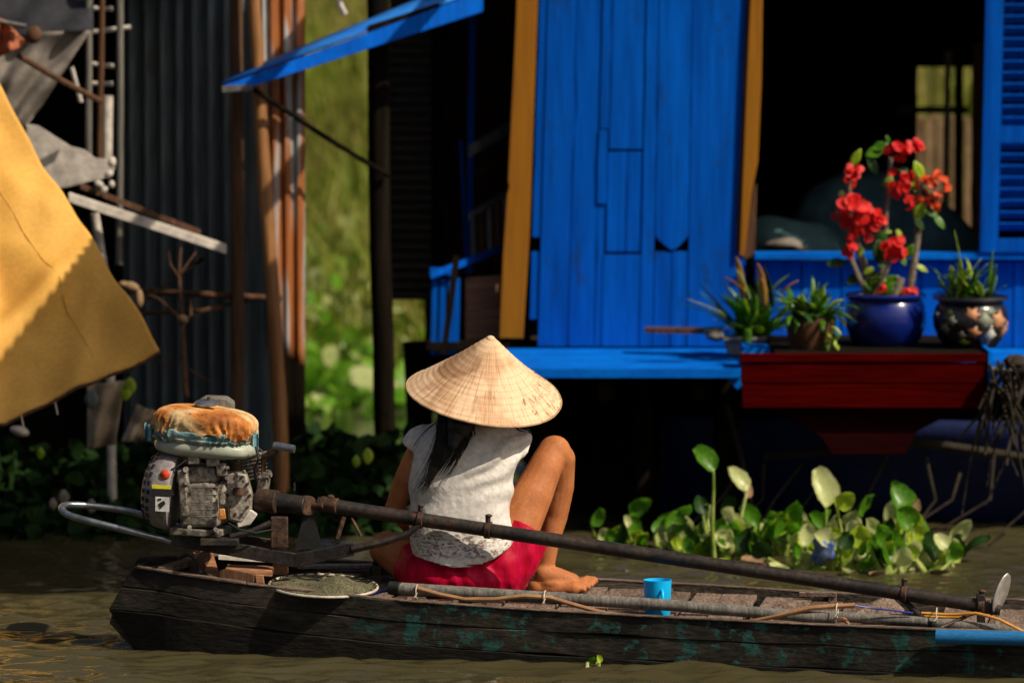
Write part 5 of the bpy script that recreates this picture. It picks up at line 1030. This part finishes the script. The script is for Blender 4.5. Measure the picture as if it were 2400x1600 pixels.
b = MB().tube([at(1212, 1000, .56), at(1228, 1008, .55), at(1238, 1020, .54)], [.020, .019, .015], 10); sc_ = b.build('neck_scarf', M['scarf'], pn)
for k in range(3): MB().tube([at(1216, 1004 + 7 * k, .53), at(1226, 1008 + 7 * k, .528), at(1238, 1010 + 7 * k, .53)], .0022, 5).build('stripe', M['whitep'], sc_)
# hair: a mass under the hat and loose strands down the back
b = MB(); b.ell(at(1120, 948, .525), (.085, .096, .10)); b.caps(c3([(1085, 960, .44), (1078, 1000, .385), (1062, 1040, .362)]), [.052, .042, .018], 14)
rnd = random.Random(5)
def strand(p0, p1, mid, r):
    P_ = []
    for k in range(11):
        t = k / 10; P_.append(at(*[(1 - t) ** 2 * p0[i] + 2 * t * (1 - t) * mid[i] + t * t * p1[i] for i in (0, 1, 2)]))
    b.tube(P_, [r * (1 - .75 * (k / 10) ** 2) for k in range(11)], 4)
for i in range(420):
    u = rnd.random(); x0_ = 1030 + 74 * u + rnd.gauss(0, 3); L = rnd.betavariate(2.6, 2)
    x1_ = 1030 + 70 * u * (1 - .72 * L) - 40 * L + rnd.gauss(0, 4) + (20 if u > .85 else 0); y1_ = 1000 + 155 * L * (1.08 - .3 * u)
    strand((x0_, 965, .40), (x1_, y1_, .368), (x0_ * .55 + x1_ * .45 + rnd.gauss(10, 4), 1030 + 30 * L, .352), rnd.uniform(.0013, .0027))
for i in range(34): strand((1040 + rnd.gauss(0, 9), 980, .39), (990 + rnd.gauss(0, 5), 1145 + rnd.gauss(0, 12), .368), (1045 + rnd.gauss(0, 7), 1070, .352), .0013)
for i in range(8): strand((1040 + rnd.gauss(0, 6), 980, .385), (963 + rnd.gauss(0, 4), 1165 + rnd.gauss(0, 12), .385), (1015 + rnd.gauss(0, 8), 1080, .355), .0008)
for i in range(9): strand((1100 + rnd.gauss(0, 5), 980, .38), (1035 + rnd.gauss(0, 6), 1125 + rnd.gauss(0, 5), .362), (1085 + rnd.gauss(0, 4), 1090, .352), .0009)
for i in range(5): strand((1030, 985, .39), (958, 1075 + rnd.gauss(0, 8), .40), (985 + rnd.gauss(0, 4), 1010, .37), .0007)
b.build('hair', M['hair'], pn)
# conical hat
hc_ = at(1134, 923, .52); HR = .2365; Hh = .198
n_ = V((math.sin(R(7)), -math.sin(R(19)), 1)).normalized(); hq_ = n_.to_track_quat('Z', 'Y').to_matrix()
ho = bpy.data.objects.new('straw_hat', None)
b = MB(); NU, NVv = 192, 60
def hatp(u, v):                                      # v: 0 apex .. 1 rim
    a = 6.283185 * u; r = HR * v; prof = 1 - v; z = Hh * (prof ** .96) - .012 * math.exp(-(v / .05) ** 2)
    z -= .010 * math.sin(math.pi * v)               # slight hollow
    pl_ = .0011 * noise.noise(V((math.cos(a) * 14, math.sin(a) * 14, v * 1.5))) + .0009 * noise.noise(V((math.cos(a) * 45, math.sin(a) * 45, v * 3)))
    rg_ = .0007 * math.cos(v * 15 * 6.283) * (v > .06)
    edge_ = 1 + (.006 * noise.noise(V((math.cos(a) * 3, math.sin(a) * 3, 7))) + .004 * noise.noise(V((math.cos(a) * 20, math.sin(a) * 20, 7)))) * v ** 8
    warp = .006 * math.sin(2 * a + .6) * v * v
    return V((r * math.cos(a) * edge_, r * math.sin(a) * edge_, z + pl_ + rg_ + warp))
b.grid(hatp, NU, NVv); me = b.mesh('straw_hat', True, 180); me.materials.append(M['hat'])
hat = bpy.data.objects.new('hat', me); C.objects.link(hat); hat.location = hc_; hat.rotation_euler = hq_.to_euler(); adopt(hat, pn)
bpy.data.objects.remove(ho)
k = hat.modifiers.new('thick', 'SOLIDIFY'); k.thickness = .003; k.offset = -1
hat['label'] = 'conical palm leaf hat'
def hsub(mb, name, m): o = bpy.data.objects.new(name, mb.mesh(name)); o.data.materials.append(m); C.objects.link(o); o.parent = hat; return o
hsub(MB().tube([hatp(i / 96, 1.0) + V((0, 0, -.001)) for i in range(97)], .0032, 6), 'rim_hoop', M['straw_rim'])
hsub(MB().ell((0, 0, Hh - .018), (.015, .015, .012)), 'crown_tip', M['hat'])
b = MB(); rnd = random.Random(8)
for i in range(90):                                  # torn leaf ends near the right rim
    u = rnd.uniform(-.19, .06); v = rnd.uniform(.62, .985) ; p = hatp(u, v); q = hatp(u + rnd.gauss(0, .003), min(1.0, v + rnd.uniform(.02, .06))); up = p.normalized() * .002 + V((0, 0, .003))
    s_ = (q - p).cross(V((0, 0, 1))).normalized() * .0025; b.add([p + V((0, 0, .001)), p + s_ + V((0, 0, .001)), q + s_ * .6 + up, q + up], [(0, 1, 2, 3)])
hsub(b, 'frayed_leaf', M['hat']).data.materials.clear(); bpy.data.objects['frayed_leaf'].data.materials.append(M['cable'])
for i in range(4): hsub(MB().tube([hatp(j / 60, .25 * (i + 1) - .06) - V((0, 0, .005)) for j in range(61)], .0018, 5), 'inner_hoop', M['tie'])

# ================================================================== WATER HYACINTHS
def leafmesh(name, m, seed):
    rn = random.Random(seed); n, k_ = 10, 8; bend = rn.uniform(-.12, .12); vs = []; fs = []
    for i in range(n + 1):
        t = i / n; ww = .5 * math.sin(math.pi * (t ** .8 * .93 + .04)) ** .6
        if i == 0: ww = .06
        if i == n: ww = .06
        for j in range(k_ + 1):
            s_ = j / k_ * 2 - 1; vs.append((s_ * ww * (1 + .04 * rn.uniform(-1, 1)), t, .55 * s_ * s_ * ww + .5 * (t - .35) ** 2 + bend * s_ + .02 * rn.uniform(-1, 1)))
    for i in range(n):
        for j in range(k_): fs.append((i * (k_ + 1) + j, i * (k_ + 1) + j + 1, (i + 1) * (k_ + 1) + j + 1, (i + 1) * (k_ + 1) + j))
    me = bpy.data.meshes.new(name); me.from_pydata(vs, [], fs); me.materials.append(M[m]); me.shade_smooth(); return me
LM = {m: [leafmesh('leaf', m, s_) for s_ in range(3)] for m in ('leaf', 'leafy', 'leafp', 'leafd', 'dry')}
rl = random.Random(31)
def put_leaf(par, base, L, w_, up, face, m):
    o = bpy.data.objects.new('leaf', rl.choice(LM[m])); C.objects.link(o)
    y_ = V(up).normalized(); z_ = V(face); z_ = (z_ - y_ * z_.dot(y_)).normalized(); x_ = y_.cross(z_)
    o.location = base; o.rotation_euler = Matrix((x_, y_, z_)).transposed().to_euler(); o.scale = (w_, L, L); adopt(o, par)
def tall_leaf():
    p = at(1672, 1104, 2.62); b = at(1674, 1300, 2.66); b.z = -.02; t = bpy.data.objects['water_hyacinth.003']
    put_leaf(t, p, .105, .085, (-.75, -.1, .62), (.5, -.55, .75), 'leaf')
    MB().tube([b, b.lerp(p, .4) + V((-.006, 0, 0)), b.lerp(p, .8), p], [.009, .007, .005, .004], 8).build('stalk', M['stalk'], t)
def hyac(px, py, leaves, label, group=None, extra=5, name='water_hyacinth'):
    Yb = 2.2 * F / (py + 200) * math.cos(0) - 16; base = V((at(px, py, Yb).x, Yb, 0)); t = thing(name, label, 'water plant', base, group)
    LL = list(leaves)
    for i in range(extra): LL.append((px + rl.gauss(0, 32), py - rl.uniform(12, 75), rl.uniform(30, 52), rl.choice(['leaf', 'leaf', 'leaf', 'leafy', 'leafy', 'leafp', 'leafd'])))
    for i, (x, y, s_, m) in enumerate(LL):
        Y = Yb + rl.uniform(-.10, .12); c_ = at(x, y, Y); L = s_ * 1.2 / 690; side = rl.gauss(0, .45)
        up = V((side + (x - px) * .004, rl.gauss(-.25, .35), rl.uniform(.35, 1.0))).normalized(); lb = c_ - up * L * .5
        if lb.z < -.005: lb.z = -.003
        put_leaf(t, lb, L, L * rl.uniform(.6, 1.0), up, (rl.gauss(.5, .45), rl.gauss(-.75, .3), rl.gauss(.55, .35)), m)
        b = MB(); r = rl.uniform(.004, .006); b0 = base + V((rl.gauss(0, .012), rl.gauss(0, .012), -.045)); h = lb.z
        md = b0.lerp(lb, .5) + V((rl.gauss(0, .006), 0, .0)); bulb = rl.uniform(2.0, 3.3) if h < .14 else 1.4
        b.tube([b0, b0.lerp(md, .5), md, md.lerp(lb, .6), lb], [r * 1.2, r * bulb, r * bulb * .8, r, r * .8], 8); b.build('stalk', M['stalk'] if rl.random() < .75 else M['leafp'], t)
GR = 'water hyacinths of the floating raft below the red prow'
hyac(1407, 1278, [(1395, 1208, 40, 'leaf'), (1410, 1252, 34, 'leafp')], 'small lone hyacinth floating leftmost of the raft', extra=0)
hyac(1475, 1285, [(1505, 1190, 58, 'leaf'), (1466, 1222, 24, 'leafp'), (1490, 1260, 50, 'leafy')], 'low hyacinth with broad leaf beside the lone leftmost one', extra=6)
hyac(1560, 1288, [(1588, 1195, 64, 'leaf'), (1578, 1225, 50, 'leaf'), (1540, 1250, 36, 'leafp')], 'hyacinth with rounded green leaf left of the tall stalked one', extra=7)
hyac(1672, 1300, [(1640, 1185, 40, 'leafd'), (1665, 1195, 36, 'leafp')], 'tallest hyacinth with single leaf on a long straight stalk', extra=8)
tall_leaf()
hyac(1712, 1300, [(1724, 1128, 62, 'leafp'), (1748, 1150, 34, 'dry'), (1712, 1200, 36, 'leafp')], 'hyacinth with upright pale leaf and browned tip right of the tallest', extra=8)
hyac(1745, 1290, [(1695, 1180, 46, 'leafd'), (1748, 1212, 56, 'leaf'), (1728, 1238, 46, 'leafy')], 'green hyacinth in the gap right of the browned tip one', GR, 5)
hyac(1835, 1298, [(1835, 1215, 92, 'leaf'), (1800, 1208, 40, 'leaf')], 'hyacinth with the broadest flat green leaf near the middle of the raft', extra=8)
hyac(1925, 1300, [(1918, 1150, 84, 'leafp'), (1935, 1225, 60, 'leaf')], 'hyacinth topped by one large pale cream leaf', extra=8)
hyac(1990, 1306, [(1980, 1170, 44, 'leafy'), (2016, 1178, 60, 'leaf'), (2002, 1215, 52, 'leafp')], 'hyacinth right of the large cream leaf, with a yellow green top', GR, 6)
hyac(2040, 1318, [(2034, 1235, 62, 'leafp'), (2062, 1240, 40, 'leaf')], 'hyacinth with whitish leaf in front of the bottles', GR, 7)
hyac(2090, 1304, [(2105, 1185, 78, 'leaf'), (2082, 1200, 50, 'leafp'), (2142, 1188, 36, 'dry'), (2095, 1142, 26, 'leaf')], 'tall leafy hyacinth clump with a brown edged leaf on its right', extra=9)
hyac(2140, 1312, [(2132, 1225, 56, 'leafy'), (2120, 1215, 50, 'leaf')], 'light green hyacinth under the brown edged leaf', GR, 6)
hyac(2180, 1328, [(2170, 1285, 62, 'leafd'), (2185, 1280, 40, 'leafp')], 'low dark round leaved hyacinth at the near right of the raft', extra=6)
hyac(2235, 1318, [(2250, 1240, 58, 'leafp'), (2228, 1285, 44, 'leafp'), (2285, 1258, 66, 'leafd')], 'pale leaved hyacinth set apart at the right end of the raft', extra=1)
NL = ['low hyacinth in front of the blue bottles', 'low nearest hyacinth just right of the bottles', 'low hyacinth between the bottles and the brown edged clump', 'nearest hyacinth in front of the brown edged clump', 'low hyacinth at the water edge right of the brown edged clump', 'low hyacinth in front of the browned tip one', 'hyacinth filling behind the left bottle', 'low hyacinth at the foot of the tallest one', 'hyacinth filling behind the low dark round leaved one']
for (x, y), l_ in zip(((1875, 1322), (1965, 1330), (2005, 1328), (2075, 1335), (2110, 1330), (1785, 1305), (1880, 1285), (1630, 1300), (2150, 1296)), NL): hyac(x, y, [], l_, GR, 9)
b = MB(); Yb = 15.0; 
sl_ = hyac(1387, 1560, [(1378, 1550, 20, 'leaf'), (1392, 1548, 24, 'leafy'), (1384, 1556, 16, 'leaf'), (1402, 1553, 14, 'leafy')], 'tiny bright green seedling floating in front of the boat', extra=0, name='water_seedling')
for i, (x, y) in enumerate(((1910, 1290), (1948, 1282))):
    Y = 2.35; p = at(x, y, Y); b = MB().lathe([(0, 0), (.022, 0), (.026, .02), (.026, .06), (.012, .078), (.01, .09), (0, .09)], p - V((0, 0, .03)), (.5 - i, -.3, .5), 18)
    tag(b.build('plastic_bottle', M['bottle']), ['dull blue plastic bottle among the hyacinths, the left of two', 'brighter blue plastic bottle among the hyacinths, the right of two'][i], 'bottle')
for i, (x, y, m, L) in enumerate(((1795, 1322, 'dry', 60), (1840, 1330, 'leafp', 50), (1985, 1338, 'leafp', 40), (2180, 1345, 'dry', 50), (2040, 1346, 'dry', 40), (1700, 1318, 'leafy', 40))):
    Y = 2.2 * F / (y + 200) - 16; p = at(x, y, Y); p.z = -.010; o = bpy.data.objects.new('floating_leaf', LM[m][0]); C.objects.link(o); o.location = p; o.rotation_euler = (.06, 0, 1.3 + i); o.scale = (L / 900, L / 690, L / 900)
    tag(o, ['brown fallen leaf on the water at the left front of the raft', 'pale fallen leaf on the water before the left bottle', 'pale fallen leaf on the water at the middle front of the raft', 'brown fallen leaf on the water at the right front of the raft', 'nearest brown fallen leaf on the water', 'yellow green fallen leaf near the tallest hyacinth'][i], 'leaf')
